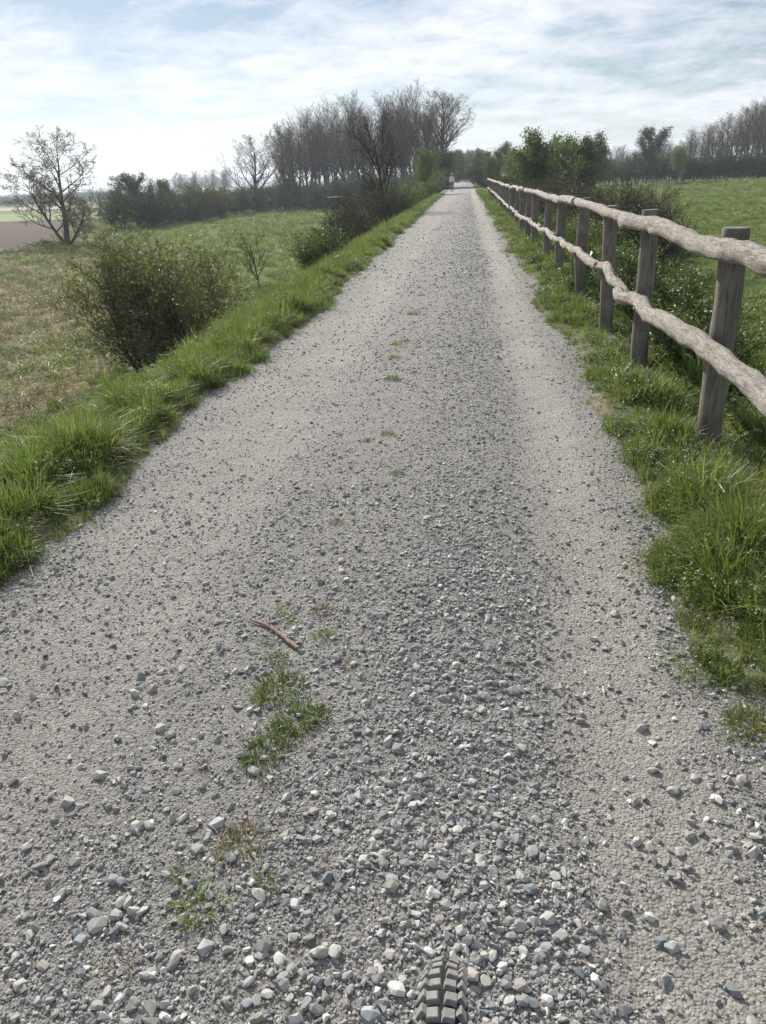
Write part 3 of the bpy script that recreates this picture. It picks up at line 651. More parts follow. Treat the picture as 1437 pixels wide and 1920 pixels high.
# -- along the left edge of the path
x, y = at(722, 42); put('tree', DARK, 'dark leafless tree with upright branches on the bank beside the path', 'tree', x, y, 1.0, .8)
for px, d, s, q in ((645, 33, .95, 0), (672, 35, 1.2, 1), (700, 39, 1.35, 0), (735, 46, 1.2, 1), (668, 38, 1.2, 1)):
    x, y = at(px, d); put('bramble', BRAMBLE[q], 'dark twiggy bramble thicket on the bank around the dark bare tree', 'shrub', x - .2, y, (s, s, s * .95), px * .1, 'brambles on the bank', parts=('stems', 'crown'))
for px, d, s, q in ((764, 55, 1.1, 0), (775, 66, 1.2, 1), (752, 51, 1.0, 1), (640, 36, 1.1, 0), (790, 72, 1.2, 0)):
    x, y = at(px, d); put('shrub', GREENB[q], 'rounded green shrub on the bank between bare tree and leafy tree', 'shrub', x, y, s, px, 'green shrubs on the bank', parts=('stems', 'crown'))
x, y = at(803, 78); put('tree', LEAFY[0], 'small bright green leafy tree on the bank just before the walker', 'tree', x, y, (.80, .80, .84), .4)
for k, (px, d, s) in enumerate(((785, 92, .9), (828, 108, .75), (842, 135, .9), (850, 160, 1.0), (858, 185, 1.1))):
    x, y = at(px, d); put('tree', LEAFY[(k + 2) % 4], 'dark green leafy tree shading the far left edge of the path', 'tree', x, y, s, k * 1.7, 'leafy trees at the far left of the path')
for k in range(5):
    x, y = at(862 + 10 * k, 215 + 6 * k); put('tree', LEAFY[k % 4], 'hazy leafy tree closing the view at the end of the path', 'tree', x, y, 1.25, k * 1.1, 'trees at the end of the path')
for k in range(9):
    x, y = at(848 + 8 * k, 205 + 3 * k + rp_.uniform(-4, 4)); put('hedge_shrub', HEDGE[k % 3], 'hazy shrub low at the end of the path', 'shrub', x, y, 1.0, k, 'shrubs at the end of the path', parts=('stems', 'crown'))
for k in range(12):
    x, y = at(836 - 2 * (k % 3), 104 + 8 * k); put('undergrowth_shrub', UNDER[k % 2], 'dark shrub lining the far left edge of the path', 'shrub', x - 1.5, y, (1.0, 1.0, .9), k, 'shrubs at the far left of the path', parts=('stems', 'crown'))
    x, y = at(902 + 2 * (k % 3), 104 + 8 * k); put('hedge_shrub', HEDGE[k % 3], 'grey-green shrub lining the path past the end of the fence', 'shrub', x + .6, y, (.9, .9, .85), k, 'shrubs past the end of the fence', parts=('stems', 'crown'))
# -- right of the path, behind the fence
for k, (px, d, s) in enumerate(((908, 190, 1.0), (900, 150, .8), (915, 128, .9), (935, 112, 1.05), (922, 100, .7))):
    x, y = at(px, d); put('tree', LEAFY[(2, 3, 2, 1, 0)[k]], 'hazy green tree beside the far end of the fence', 'tree', x, y, s, k * 1.3, 'trees past the end of the fence')
for px, d, s, q, rz, lb in ((1010, 52, .88, 1, .0, 'loose bright green tree with upright shoots just behind the fence'), (1045, 57, 1.0, 0, 2.0, 'full fresh green tree beside the loose upright one behind the fence'),
                            (1108, 86, 1.12, 2, .5, 'paler tall tree behind the two fresh green trees by the fence'), (965, 70, .8, 0, 1.2, 'short green tree near the far posts of the fence'), (1082, 66, .95, 2, .2, 'dull grey-green tree filling the gap beside the paler tall tree'), (990, 60, .85, 0, 3.1, 'middling fresh green tree between the short tree and the loose upright one')):
    x, y = at(px, d); put('tree', LEAFY[q], lb, 'tree', x, y, s, rz)
for k, (px, d, s, q) in enumerate(((1000, 40, 1.0, 0), (1040, 43, 1.15, 1), (1080, 47, 1.2, 0), (1170, 33, 1.35, 0), (1195, 35, 1.3, 1), (1150, 36, 1.3, 1), (960, 52, 1.0, 1), (1185, 26, 1.1, 1), (1215, 25, 1.0, 0), (1130, 29, .9, 0), (1080, 33, .95, 1), (1040, 36, 1.0, 0), (1010, 42, 1.1, 1))):
    x, y = at(px, d); put('bramble', BRAMBLE[q], 'dark twiggy thicket behind the fence beside the open grass field' if px > 1100 else 'dark twiggy thicket behind the fence below the fresh green trees', 'shrub', x, y, (s * 1.1, s * 1.1, s), k, 'thickets by the open field' if px > 1100 else 'thickets below the green trees', parts=('stems', 'crown'))
for k, (px, d, s) in enumerate(((945, 62, .9), (975, 46, .8), (1060, 50, 1.1), (1115, 62, 1.0))):
    x, y = at(px, d); put('shrub', GREENB[k % 2], 'green shrub growing among the thickets behind the fence', 'shrub', x, y, s * 1.1, k, 'green shrubs behind the fence', parts=('stems', 'crown'))
x, y = at(1212, 152); put('tree', LEAFY[3], 'dark green rounded tree with a clear trunk at the far field edge', 'tree', x, y, 1.45, 1.0)
x, y = at(1268, 156); put('tree', LEAFY[0], 'bright low green tree at the far field edge', 'tree', x, y, 1.15, 2.0)
for k in range(16):
    t = k / 15; x, y = at(1110 + 420 * t, 168 - 14 * t + rp_.uniform(-3, 3))
    put('hedge_shrub', HEDGE[k % 3], 'grey-green shrub along the far edge of the grass field', 'shrub', x, y, (1.5, 1.5, rp_.uniform(1.0, 1.6)), rp_.uniform(0, 6), 'shrubs along the far field edge', parts=('stems', 'crown'))
for k in range(54):
    t = k / 53; x, y = at(1120 + 420 * t, 195 - 22 * t + rp_.uniform(-6, 8)); sc = (.42 + .52 * smooth(np.array((t - .15) / .7)) + rp_.uniform(-.05, .08)) * 1.06
    put('far_wood_tree', POP[k % 5], 'bare slender tree in the hazy wood beyond the grass field', 'tree', x, y, (sc * 1.6, sc * 1.6, sc), rp_.uniform(0, 6), 'trees of the wood beyond the field')
x, y = at(1425, 170); put('tree', TALL, 'tallest pale bare tree over the hazy wood beyond the field', 'tree', x, y, 1.05, 1.0)

# -- far woods that read as one mass
FARLIB = lib([POP[0][1], POP[2][1], HEDGE[0][1], HEDGE[1][1], TALL[1]], 'far_tree_kinds')
def far_wood(name, pix0, pix1, d0, d1, n_, s0, s1, label, kinds):
    t = rg.random(n_); px = pix0 + (pix1 - pix0) * t; d = d0 + (d1 - d0) * t + rg.uniform(-8, 8, n_)
    P = np.array([(*at(a, q), -2.7) for a, q in zip(px, d)]); sc = rg.uniform(s0, s1, (n_, 1)) * np.array([[1.4, 1.4, 1.0]])
    return scatter(name, FARLIB, P, np.stack([np.zeros(n_), np.zeros(n_), rg.uniform(0, 6.28, n_)], 1), sc, rg.choice(kinds, n_), label, 'wood')
far_wood('far_wood', -420, 215, 440, 520, 150, 1.0, 1.8, 'blue hazy tree line beyond the open fields', [2, 3, 3])
far_wood('far_poplar_row', 318, 430, 330, 330, 34, .58, .8, 'pale hazy row of bare trees far behind the hedge', [0, 1])
far_wood('far_wood_right', 1090, 1300, 300, 280, 40, 1.0, 1.5, 'blue hazy wood far behind the trees of the field edge', [2, 3])

# ------------------------------------------------------------------ fence
m, ns, ls, out = newmat('rail_wood')
t = ns.new('ShaderNodeTexCoord'); mp = ns.new('ShaderNodeMapping'); mp.inputs['Scale'].default_value = (1, .22, 1); ls.new(t.outputs['Object'], mp.inputs[0])
n1_ = noise(ns, ls, 26, 8, 0.7, vec=mp.outputs[0]); n2_ = noise(ns, ls, 5, 5, 0.6, vec=t.outputs['Object']); n3_ = noise(ns, ls, 85, 4, .6, vec=mp.outputs[0])
c = ramp(ns, ls, n2_, [(0.3, (0.56, 0.505, 0.44)), (0.6, (0.72, 0.665, 0.59)), (.8, (0.61, 0.53, 0.43))])
c = mixc(ns, ls, ramp(ns, ls, n1_, [(0.34, (.9, .9, .9)), (0.47, (0, 0, 0))]), c, (0.17, 0.135, 0.10))
n4_ = noise(ns, ls, 55, 5, .7, vec=t.outputs['Object'])
mp2 = ns.new('ShaderNodeMapping'); mp2.inputs['Scale'].default_value = (1, .07, 1); ls.new(t.outputs['Object'], mp2.inputs[0])
n5_ = noise(ns, ls, 75, 6, .7, vec=mp2.outputs[0])
c = mixc(ns, ls, ramp(ns, ls, n5_, [(0.36, (.85, .85, .85)), (0.5, (0, 0, 0))]), c, (0.20, 0.165, 0.13))
c = mixc(ns, ls, 0.45, c, ramp(ns, ls, n3_, [(.3, (.2, .17, .14)), (.7, (.7, .66, .6))]))
c = mixc(ns, ls, ramp(ns, ls, n4_, [(0.33, (.7, .7, .7)), (0.42, (0, 0, 0))]), c, (0.13, 0.105, 0.08))
bsdf(ns, ls, out, c, .85, bumpn(ns, ls, n1_, 1.0, .04, bumpn(ns, ls, n4_, 1.0, .03, bumpn(ns, ls, n3_, .7, .012))), .2); M['rail'] = m
m, ns, ls, out = newmat('post_wood')
t = ns.new('ShaderNodeTexCoord'); mp = ns.new('ShaderNodeMapping'); mp.inputs['Scale'].default_value = (1, 1, .07); ls.new(t.outputs['Object'], mp.inputs[0])
n1_ = noise(ns, ls, 70, 6, 0.7, vec=mp.outputs[0]); n2_ = noise(ns, ls, 6, 5, 0.6, vec=t.outputs['Object']); oi = ns.new('ShaderNodeObjectInfo')
c = ramp(ns, ls, n2_, [(0.3, (0.13, 0.117, 0.102)), (0.7, (0.25, 0.227, 0.20))])
c = mixc(ns, ls, ramp(ns, ls, n1_, [(0.36, (.8, .8, .8)), (0.52, (0, 0, 0))]), c, (0.06, 0.05, 0.04))
bsdf(ns, ls, out, c, .85, bumpn(ns, ls, n1_, .7, .01), .2); M['post'] = m
m, ns, ls, out = newmat('post_top')
t = ns.new('ShaderNodeTexCoord'); n1_ = noise(ns, ls, 40, 5, .6, vec=t.outputs['Object'])
bsdf(ns, ls, out, ramp(ns, ls, n1_, [(.3, (.10, .09, .08)), (.7, (.26, .235, .20))]), .9, None, .2); M['post_top'] = m
M['steel'] = plain_mat('steel', (.18, .2, .22), .5, .5, .6)
fence = thing('fence', 'rustic fence of round posts with two pale crooked log rails along the path', 'fence', (1.33, 0, 0))
def fence_dip(y): return -0.05 * smooth((y - 12) / 10) + 0.06 * smooth((y - 38) / 18)
posts = [.55, 2.45, 4.36, 6.32, 7.98, 9.95, 12.5, 14.9, 17.5]
while posts[-1] < 64: posts.append(posts[-1] + 2.35 + .12 * math.sin(posts[-1] * 7))
rf = np.random.default_rng(77)
PH = 1.75
def post_mesh(seed):
    r = np.random.default_rng(seed); b = Buf(); sd = 20
    zs = np.array([-.5, -.2, 0, .3, .6, .9, 1.15, 1.255, 1.275]); a = np.linspace(0, 6.283, sd, endpoint=False)
    f = 1 + .05 * vn(a / 1.05, seed, 61) + .03 * vn(a / .35, seed + 1, 62)
    rad = .067 * np.array([1.04, 1.03, 1.02, 1.01, 1, .99, .985, .98, .93])[:, None] * f[None] * (1 + .012 * r.normal(size=(9, 1)))
    pts = np.stack([.008 * r.normal(size=9), .008 * r.normal(size=9), zs], 1); pts[7:] = pts[6] * [1, 1, 0] + np.stack([np.zeros(2), np.zeros(2), zs[7:]], 1)
    b.tube(pts, rad, sd, False, 0)
    # tops cut with a slight tilt
    top = b.v[-1][-sd:]; b.add(np.vstack([top, top.mean(0)]), [[q, (q + 1) % sd, sd] for q in range(sd)], 1)
    return b.mesh('post', [M['post'], M['post_top']], True, False)
PM = [post_mesh(q) for q in range(6)]
for k, y in enumerate(posts):
    z = -.10 + float(fence_dip(y)); h = 1 + rf.uniform(-.015, .02)
    p = link('post', PM[k % 6], fence, (rf.uniform(-.02, .02), y, z), (rf.normal(0, .018), rf.normal(0, .018), rf.uniform(0, 6.28)), (1, 1, h))
    for zb in (1.12, .6):
        bb = Buf(); bb.box((-.085, 0, 0), (.10, .03, .022)); bb.tube([(-.06, .02, 0), (-.06, -.02, 0)], [.016, .016], 8)
        q = link('bolt', bb.mesh('bolt', M['steel'], False, False), fence, (0, y, zb + float(fence_dip(y))))
def rail(y0, y1, zpts, xoff, r0, r1, seed, wob=.02, bumpy=.10):
    r = np.random.default_rng(seed); n = max(10, int((y1 - y0) / (.028 if y0 < 9 else .06 if y0 < 14 else .15))); sd = 18 if y0 < 14 else 8
    y = np.linspace(y0, y1, n); zp = np.array(zpts)
    z = np.interp(y, zp[:, 0], zp[:, 1]) + wob * vn(y / .55, seed, 71) + wob * .6 * vn(y / .23, seed, 72)
    x = xoff + wob * 1.1 * vn(y / .6, seed, 73) + wob * .5 * vn(y / .25, seed, 74)
    a = np.arange(sd); f = 1 + bumpy * vn(y[:, None] / .16, a[None] * .9, seed + 3) + .07 * vn(y[:, None] / .07, a[None] * .9, seed + 4) + .05 * vn(y[:, None] / .03, a[None] * 1.7, seed + 6) + .12 * vn(y / .5, 0, seed + 5)[:, None]
    rad = .77 * np.linspace(r0, r1, n)[:, None] * f; rad[0] *= .9; rad[-1] *= .9
    b = Buf(); b.tube(np.stack([x, y, z], 1), rad, sd, True)
    return link('rail', b.mesh('rail', M['rail'], True, False), fence)
TOPZ = [(0, 1.10), (3.5, 1.10), (4.6, 1.10), (5.6, 1.125), (6.3, 1.12), (7.6, 1.135), (9, 1.155), (10, 1.15), (12.4, 1.145), (18, 1.125), (30, 1.10), (45, 1.13), (66, 1.16)]
BOTZ = [(0, .62), (3.3, .61), (4.0, .61), (5.9, .58), (6.5, .56), (7.06, .63), (8, .65), (9.7, .63), (13, .58), (20, .50), (30, .475), (45, .53), (66, .56)]
X0 = -.118
for y0, y1, r0, r1, s_ in ((-.6, 2.6, .07, .065, 1), (2.3, 6.62, .070, .068, 2), (6.42, 10.15, .055, .056, 3), (9.9, 15.1, .062, .055, 4), (14.8, 20.1, .056, .052, 5)):
    rail(y0, y1, TOPZ, X0 + (.012 if s_ % 2 else -.008), r0, r1, 900 + s_, .006 if s_ == 3 else .017, .03 if s_ == 3 else .13)
y = 19.9; s_ = 6
while y < 64: 
    rail(y, min(y + 5.0, posts[-1] + .1), TOPZ, X0 + (.012 if s_ % 2 else -.008), .056, .05, 900 + s_, .03); y += 4.8; s_ += 1
for y0, y1, r0, r1, s_ in ((-.6, 2.6, .06, .07, 1), (2.4, 6.66, .072, .060, 2), (6.5, 8.15, .055, .05, 3), (7.95, 12.7, .056, .05, 4), (12.4, 17.7, .055, .05, 5)):
    rail(y0, y1, BOTZ, X0 + (.012 if s_ % 2 else -.008), r0, r1, 940 + s_, .03 if s_ == 3 else .022, .13)
y = 17.4; s_ = 6
while y < 64:
    rail(y, min(y + 5.0, posts[-1] + .1), BOTZ, X0 + (.012 if s_ % 2 else -.008), .054, .048, 940 + s_, .03); y += 4.8; s_ += 1

# ------------------------------------------------------------------ plants by the fence and tufts in the path
def plant(px, py, z, me, kind, label, cat, s, group=None, rz=0.):
    x, y = ground_at(px, py, z); zz_ = max(tzf(x, y), float(path_z(x, y))) if abs(x + .6) < 1.9 else tzf(x, y)
    o = link(kind, me, None, (x, y, zz_ - .005), (0, 0, rz), (s, s, s)); return tag(o, label, cat, group)
for k, (px, d, s_h) in enumerate(((1330, 6.5, .42), (1290, 8.2, .5), (1240, 9.5, .45), (1200, 11.5, .5), (1165, 13.5, .5), (1120, 16, .55), (1090, 19, .6), (1060, 23, .65))):
    x, y = at(px, d); put('weed_shrub', GREENB[k % 2], 'low green weedy shrub on the slope close behind the fence', 'shrub', x, y, (s_h, s_h, s_h * .8), k * 1.9, 'weedy shrubs close behind the fence', parts=('stems', 'crown'))
hb = [herb(60 + q, 16, .16, .42, .075, [M['herb']]) for q in range(2)]; yb = herb(65, 16, .14, .30, .06, [M['yherb']])
plant(1085, 600, -.25, hb[0], 'leafy_plant', 'bright leafy plant growing under the lower rail among the fence posts', 'plant', 1.5)
plant(1120, 590, -.25, hb[1], 'leafy_plant', 'darker broad-leaved plant beside the bright one under the lower rail', 'plant', 1.3)
plant(1392, 880, -.2, yb, 'leafy_plant', 'yellow-green leafy plant at the foot of the biggest fence post', 'plant', .8)
tg = [clump(70 + q, 240, .10, .03, .095, .0045, .8, dry=.12) for q in range(3)]; tdry = [clump(80 + q, 170, .08, .03, .08, .0036, .9, dry=.9) for q in range(2)]
gl = 'small green grass tuft sprouting from the gravel of the path'
for k, (px, py, s, dry) in enumerate(((530, 1295, .75, 0), (505, 1310, .55, 0), (560, 1355, .75, 0), (590, 1352, .5, 0), (520, 1385, .55, 0), (545, 1395, .5, 1), (500, 1420, .65, 0), (488, 1440, .45, 0), (375, 1712, .55, 0), (345, 1645, .32, 0), (510, 1480, .35, 1),
                                      (610, 1200, .42, 0), (605, 1152, .5, 1), (535, 1145, .3, 0), (552, 1168, .28, 0), (505, 1203, .28, 0), (520, 1240, .4, 0), (655, 1252, .4, 1), (460, 1590, .7, 1), (435, 1602, .5, 1), (500, 1670, .35, 0), (580, 1780, .35, 1), (230, 1815, .35, 1),
                                      (728, 818, .38, 0), (690, 828, .35, 1), (748, 892, .3, 0), (728, 996, .3, 1), (632, 985, .4, 1), (740, 670, .6, 1), (735, 712, .55, 0), (760, 640, .5, 1), (775, 590, .6, 0), (745, 645, .5, 0), (790, 555, .6, 1), (385, 1445, .35, 1),
                                      (1425, 1370, .9, 0), (1410, 1360, .8, 1), (960, 1250, .3, 1), (930, 1270, .3, 1))):
    s = s * (1.15 if py < 1000 else 1.0)
    if dry:
        lb, gp = (('larger dry brown tuft among the big loose stones before the tyre', 'large dry tufts') if 1580 < py < 1610 else ('dry brown tuft at the gravel edge beside the green one', None) if px > 1400 else
                  ('dry brown wisps in the weed patch near the stick', 'dry wisps near the stick') if 1130 < py < 1500 and px < 700 else ('small dry brown tuft low in the gravel of the path', 'dry tufts in the path'))
        plant(px, py, 0, tdry[k % 2], 'grass_tuft', lb, 'grass tuft', s, gp, k)
    else:
        lb, gp = (('green grass tuft at the gravel edge below the fence verge', None) if px > 1400 else ('green tuft among the big loose stones before the tyre', 'green tufts before the tyre') if py > 1600 else
                  ('green grass tuft in the weed patch near the stick', 'green tufts near the stick') if py > 1130 else ('faint green tuft on the far middle strip of the path', 'green tufts on the middle strip'))
        plant(px, py, 0, tg[k % 3], 'grass_tuft', lb, 'grass tuft', s, gp, k)
# fallen stick
def stick(pix, rads, name, label, col, sides=8, lift=.004):
    pts = np.array([(*ground_at(*p), 0.) for p in pix]); pts[:, 2] = path_z(pts[:, 0], pts[:, 1]) + np.array(rads) + lift
    tt = np.linspace(0, 1, len(pts)); f = np.linspace(0, 1, 14); q = np.stack([np.interp(f, tt, pts[:, k]) for k in range(3)], 1); rr = np.interp(f, tt, rads)
    q[:, :2] += .004 * np.stack([vn(f * 5, 1, 81), vn(f * 5, 2, 82)], 1); c0 = q.mean(0); b = Buf(); b.tube(q - c0, rr * (1 + .12 * vn(f * 9, 3, 83)), sides, True)
    return tag(link(name, b.mesh(name, bark_mat(name + '_bark', *col, 40, .4), True, False), None, c0), label, 'stick')
stick([(474, 1168), (500, 1178), (520, 1190), (540, 1206), (559, 1224)], [.0045, .0062, .0068, .0072, .0065], 'stick', 'crooked brown stick lying on the gravel near the weed patch', ((.13, .085, .055), (.34, .25, .18)))
stick([(1131, 1279), (1134, 1293)], [.0035, .0035], 'wood_chip', 'tiny pale splinter of wood lying in the smooth wheel track', ((.5, .38, .24), (.65, .5, .34)), 6)
stick([(1330, 958), (1342, 974), (1350, 990)], [.004, .005, .003], 'dry_stalk', 'pale dry stalk caught in the tall grass by the fence', ((.5, .45, .33), (.66, .6, .46)), 5, .17)

# ------------------------------------------------------------------ small buildings by the wood
M['shed'] = plain_mat('shed_board', (.20, .20, .20), .8, .2, 0, .2, 6); M['shed_roof'] = plain_mat('shed_roof', (.34, .34, .35), .7, .3, 0, .12, 4); M['dark'] = plain_mat('dark_gap', (.03, .03, .03), .9)
x, y = at(487, 136); shd = thing('shed', 'small grey board shed between the hedge and the wood', 'shed', (x, y, tzf(x, y)), .25)
for k in range(10):
    bb = Buf(); bb.box((-1.13 + .25 * k, -.9, .85), (.235, .03 + .008 * (k % 2), 1.7 + .004 * k)); link('plank', bb.mesh('plank', M['shed'], False, False), shd)
bb = Buf(); bb.box((0, .93, .85), (2.5, .04, 1.7)); bb.box((-1.27, 0, .85), (.04, 1.8, 1.7)); bb.box((1.27, 0, .85), (.04, 1.8, 1.7)); link('wall', bb.mesh('wall', M['shed'], False, False), shd)
bb = Buf(); bb.box((0, 0, 1.78), (2.9, 2.3, .07), [[1, 0, 0], [0, .995, -.09], [0, .09, .995]]); link('roof', bb.mesh('roof', M['shed_roof'], False, False), shd)
bb = Buf(); bb.box((-.75, -.935, .72), (.62, .03, 1.4)); link('door', bb.mesh('door', M['dark'], False, False), shd)
x, y = at(627, 118); hd = thing('shelter', 'open shelter with a flat pale roof at the foot of the wood', 'shelter', (x, y, tzf(x, y)), .2)
bb = Buf(); bb.box((0, 0, 2.1), (2.3, 1.7, .09)); link('roof', bb.mesh('roof', plain_mat('pale_roof', (.55, .55, .54), .7), False, False), hd)
for sx in (-1, 1):
    for sy in (-.7, .7):
        bb = Buf(); bb.tube([(sx, sy, -.2), (sx, sy, 2.06)], [.05, .05], 6); link('post', bb.mesh('post', M['post'], True, False), hd)
# brush heap by the lone tree
rb = np.random.default_rng(12); bb = Buf()
for k in range(90):
    a = rb.uniform(0, 6.28); q = rb.normal(0, .75, 2); h = max(.05, .8 - .45 * np.hypot(*q)) * rb.random(); d = np.array([math.cos(a), math.sin(a), rb.normal(0, .25)]) * rb.uniform(.4, .9)
    c0 = np.array([q[0] * 1.5, q[1], h]); bb.tube([c0 - d, c0 + rb.normal(size=3) * .06, c0 + d], [.03, .028, .015], 4, True)
x, y = ground_at(90, 466, -2.6); tag(link('brush_heap', bb.mesh('brush_heap', M['twig_pale'], True, False), None, (x, y, tzf(x, y))), 'pale heap of cut branches beside the lone tree', 'brush heap')

# ------------------------------------------------------------------ bicycle (its front tyre shows at the bottom of the picture)
M['tyre'] = plain_mat('slot_shade_tyre', (.014, .014, .014), .9, .2, 0, .25, 60); M['knob'] = plain_mat('dusty_knob', (.21, .205, .20), .9, .2, 0, .25, 90)  # tyre body near black: shade in the slots between knobs put into its colour
M['alloy'] = plain_mat('alloy', (.35, .35, .36), .35, .5, .9); M['black'] = plain_mat('black_rubber', (.02, .02, .02), .6); M['paint'] = plain_mat('frame_paint', (.03, .05, .09), .35, .5)
WR, TR = .36, .030
HUBY = 0.395
bxw, _ = ground_at(838, 1800, .57)
bike = thing('bicycle', 'bicycle whose dusty knobbly front tyre stands on the loose gravel', 'bicycle', (bxw, 0, .0))
def ring(b, R0, r, y, z, n=72, sd=12, sq=1.0):
    a = np.linspace(0, 2 * math.pi, n, endpoint=False); c = np.linspace(0, 2 * math.pi, sd, endpoint=False)
    V = np.stack([np.broadcast_to((r * np.cos(c))[None], (n, sd)), y + (R0 + r * sq * np.sin(c)[None]) * np.cos(a)[:, None], z + (R0 + r * sq * np.sin(c)[None]) * np.sin(a)[:, None]], -1)
    i, j = np.meshgrid(np.arange(n), np.arange(sd), indexing='ij'); i2, j2 = (i + 1) % n, (j + 1) % sd
    b.add(V.reshape(-1, 3), np.stack([i * sd + j, i2 * sd + j, i2 * sd + j2, i * sd + j2], -1).reshape(-1, 4))
def knob_mesh(w, l, h, sk=0.):
    bm = bmesh.new(); bmesh.ops.create_cube(bm, size=1)
    for v in bm.verts:
        v.co.y += sk * v.co.x; k = .86 if v.co.z > 0 else 1.0
        v.co.x *= w * k; v.co.y *= l * k; v.co.z *= h
    bmesh.ops.bevel(bm, geom=[e for e in bm.edges if e.verts[0].co.z > 0 and e.verts[1].co.z > 0], offset=.0009, segments=1, affect='EDGES')
    me = bpy.data.meshes.new('knob'); bm.to_mesh(me); bm.free(); me.materials.append(M['knob']); return me
KC = [knob_mesh(.0150, .0190, .009, s) for s in (-.2, .2)]; KS = [knob_mesh(.0115, .0165, .010, s) for s in (.25, -.25)]
def wheel(hy, front):
    b = Buf(); ring(b, WR - TR, TR - .004, hy, WR, 96, 16); ty = link('tyre', b.mesh('tyre', M['tyre'], True, False), bike)
    if front:
        for k in range(75):
            a = 2 * math.pi * k / 75
            for s, (cx, th) in enumerate(((-.0085, -.30), (.0085, .30), (-.0235, -.86), (.0235, .86))):
                if s >= 2: aa = a + math.pi / 75
                else: aa = a
                rr = WR - TR + (TR - .0035) * math.cos(th); ct = (TR - .0035) * math.sin(th) * (1.02 if s < 2 else 1.04)
                if s < 2 and k % 2: ct *= 1.22
                o = link('knob', (KC if s < 2 else KS)[s % 2], ty, (ct, hy + rr * math.cos(aa), WR + rr * math.sin(aa)))
                o.rotation_euler = (Matrix.Rotation(aa - math.pi / 2, 3, 'X') @ Matrix.Rotation(th, 3, 'Y')).to_euler()
    b = Buf(); ring(b, WR - TR * 2 + .004, .012, hy, WR, 72, 8, .8); link('rim', b.mesh('rim', M['alloy'], True, False), bike)
    b = Buf(); b.tube([(-.05, hy, WR), (.05, hy, WR)], [.02, .02], 12); hb_ = link('hub', b.mesh('hub', M['alloy'], True, False), bike)
    for k in range(28):
        a = 2 * math.pi * k / 28; sx = .03 * (1 if k % 2 else -1); o_ = a + (.5 if (k // 2) % 2 else -.5); b = Buf()
        b.tube([(sx, hy + .018 * math.cos(o_), WR + .018 * math.sin(o_)), (0, hy + (WR - TR * 2) * math.cos(a), WR + (WR - TR * 2) * math.sin(a))], [.001, .001], 4); link('spoke', b.mesh('spoke', M['alloy'], True, False), hb_)
wheel(HUBY, True); wheel(HUBY - 1.12, False)
def bp(name, segs, mat, sd=10):
    b = Buf()
    for pts, r_ in segs: b.tube(pts, np.full(len(pts), r_), sd)
    return link(name, b.mesh(name, M[mat], True, False), bike)
ax = np.array([0, -.38, .925]); hub = np.array([0, HUBY - .04, WR]); crown = hub + ax * .46; stem_ = crown + ax * .20
bp('fork', [([(s * .055, HUBY, WR), tuple(crown + [s * .055, .0, -.02]), tuple(crown + [s * .02, 0, .0])], .016) for s in (-1, 1)] + [([tuple(crown), tuple(stem_)], .019)], 'paint')
bp('stem', [([tuple(stem_), tuple(stem_ + [0, .06, .02])], .018)], 'black')
hbp = stem_ + [0, .06, .02]
bp('handlebar', [([tuple(hbp + [s * .0, 0, 0]), tuple(hbp + [s * .12, 0, .015]), tuple(hbp + [s * .34, -.05, .02])], .0145) for s in (-1, 1)], 'black')
for s in (-1, 1): bp('grip', [([tuple(hbp + [s * .23, -.025, .018]), tuple(hbp + [s * .345, -.052, .02])], .019)], 'black')
bbk = np.array([0, HUBY - .69, .31]); seat = np.array([0, HUBY - .86, .80]); rear = np.array([0, HUBY - 1.12, WR]); ht, hd_ = stem_ - ax * .04, crown + ax * .05
bp('frame', [([tuple(ht), tuple(seat)], .02), ([tuple(hd_), tuple(bbk)], .024), ([tuple(bbk), tuple(seat + [0, -.03, .08])], .018)] + [([tuple(rear + [s * .06, 0, 0]), tuple(bbk + [s * .03, 0, 0])], .011) for s in (-1, 1)] + [([tuple(rear + [s * .06, 0, 0]), tuple(seat + [s * .02, 0, -.03])], .009) for s in (-1, 1)], 'paint')
bp('seat_post', [([tuple(seat), tuple(seat + [0, -.05, .16])], .014)], 'black')
b = Buf(); b.tube([tuple(seat + [0, .09, .18]), tuple(seat + [0, .02, .185]), tuple(seat + [0, -.08, .19]), tuple(seat + [0, -.17, .20])], np.array([[.018, .02], [.028, .02], [.06, .025], [.07, .02]]).repeat(5, 1), 10); link('saddle', b.mesh('saddle', M['black'], True, False), bike)
b = Buf(); b.tube([(-.08, *bbk[1:]), (.08, *bbk[1:])], [.02, .02], 10); b.tube([(.08, *bbk[1:]), (.09, bbk[1] + .17, bbk[2])], [.012, .01], 8); b.tube([(-.08, *bbk[1:]), (-.09, bbk[1] - .17, bbk[2])], [.012, .01], 8); link('crank', b.mesh('crank', M['alloy'], True, False), bike)
for s in (-1, 1): b = Buf(); b.box((s * .14, bbk[1] + s * .17, bbk[2]), (.09, .08, .02)); link('pedal', b.mesh('pedal', M['black'], False, False), bike)

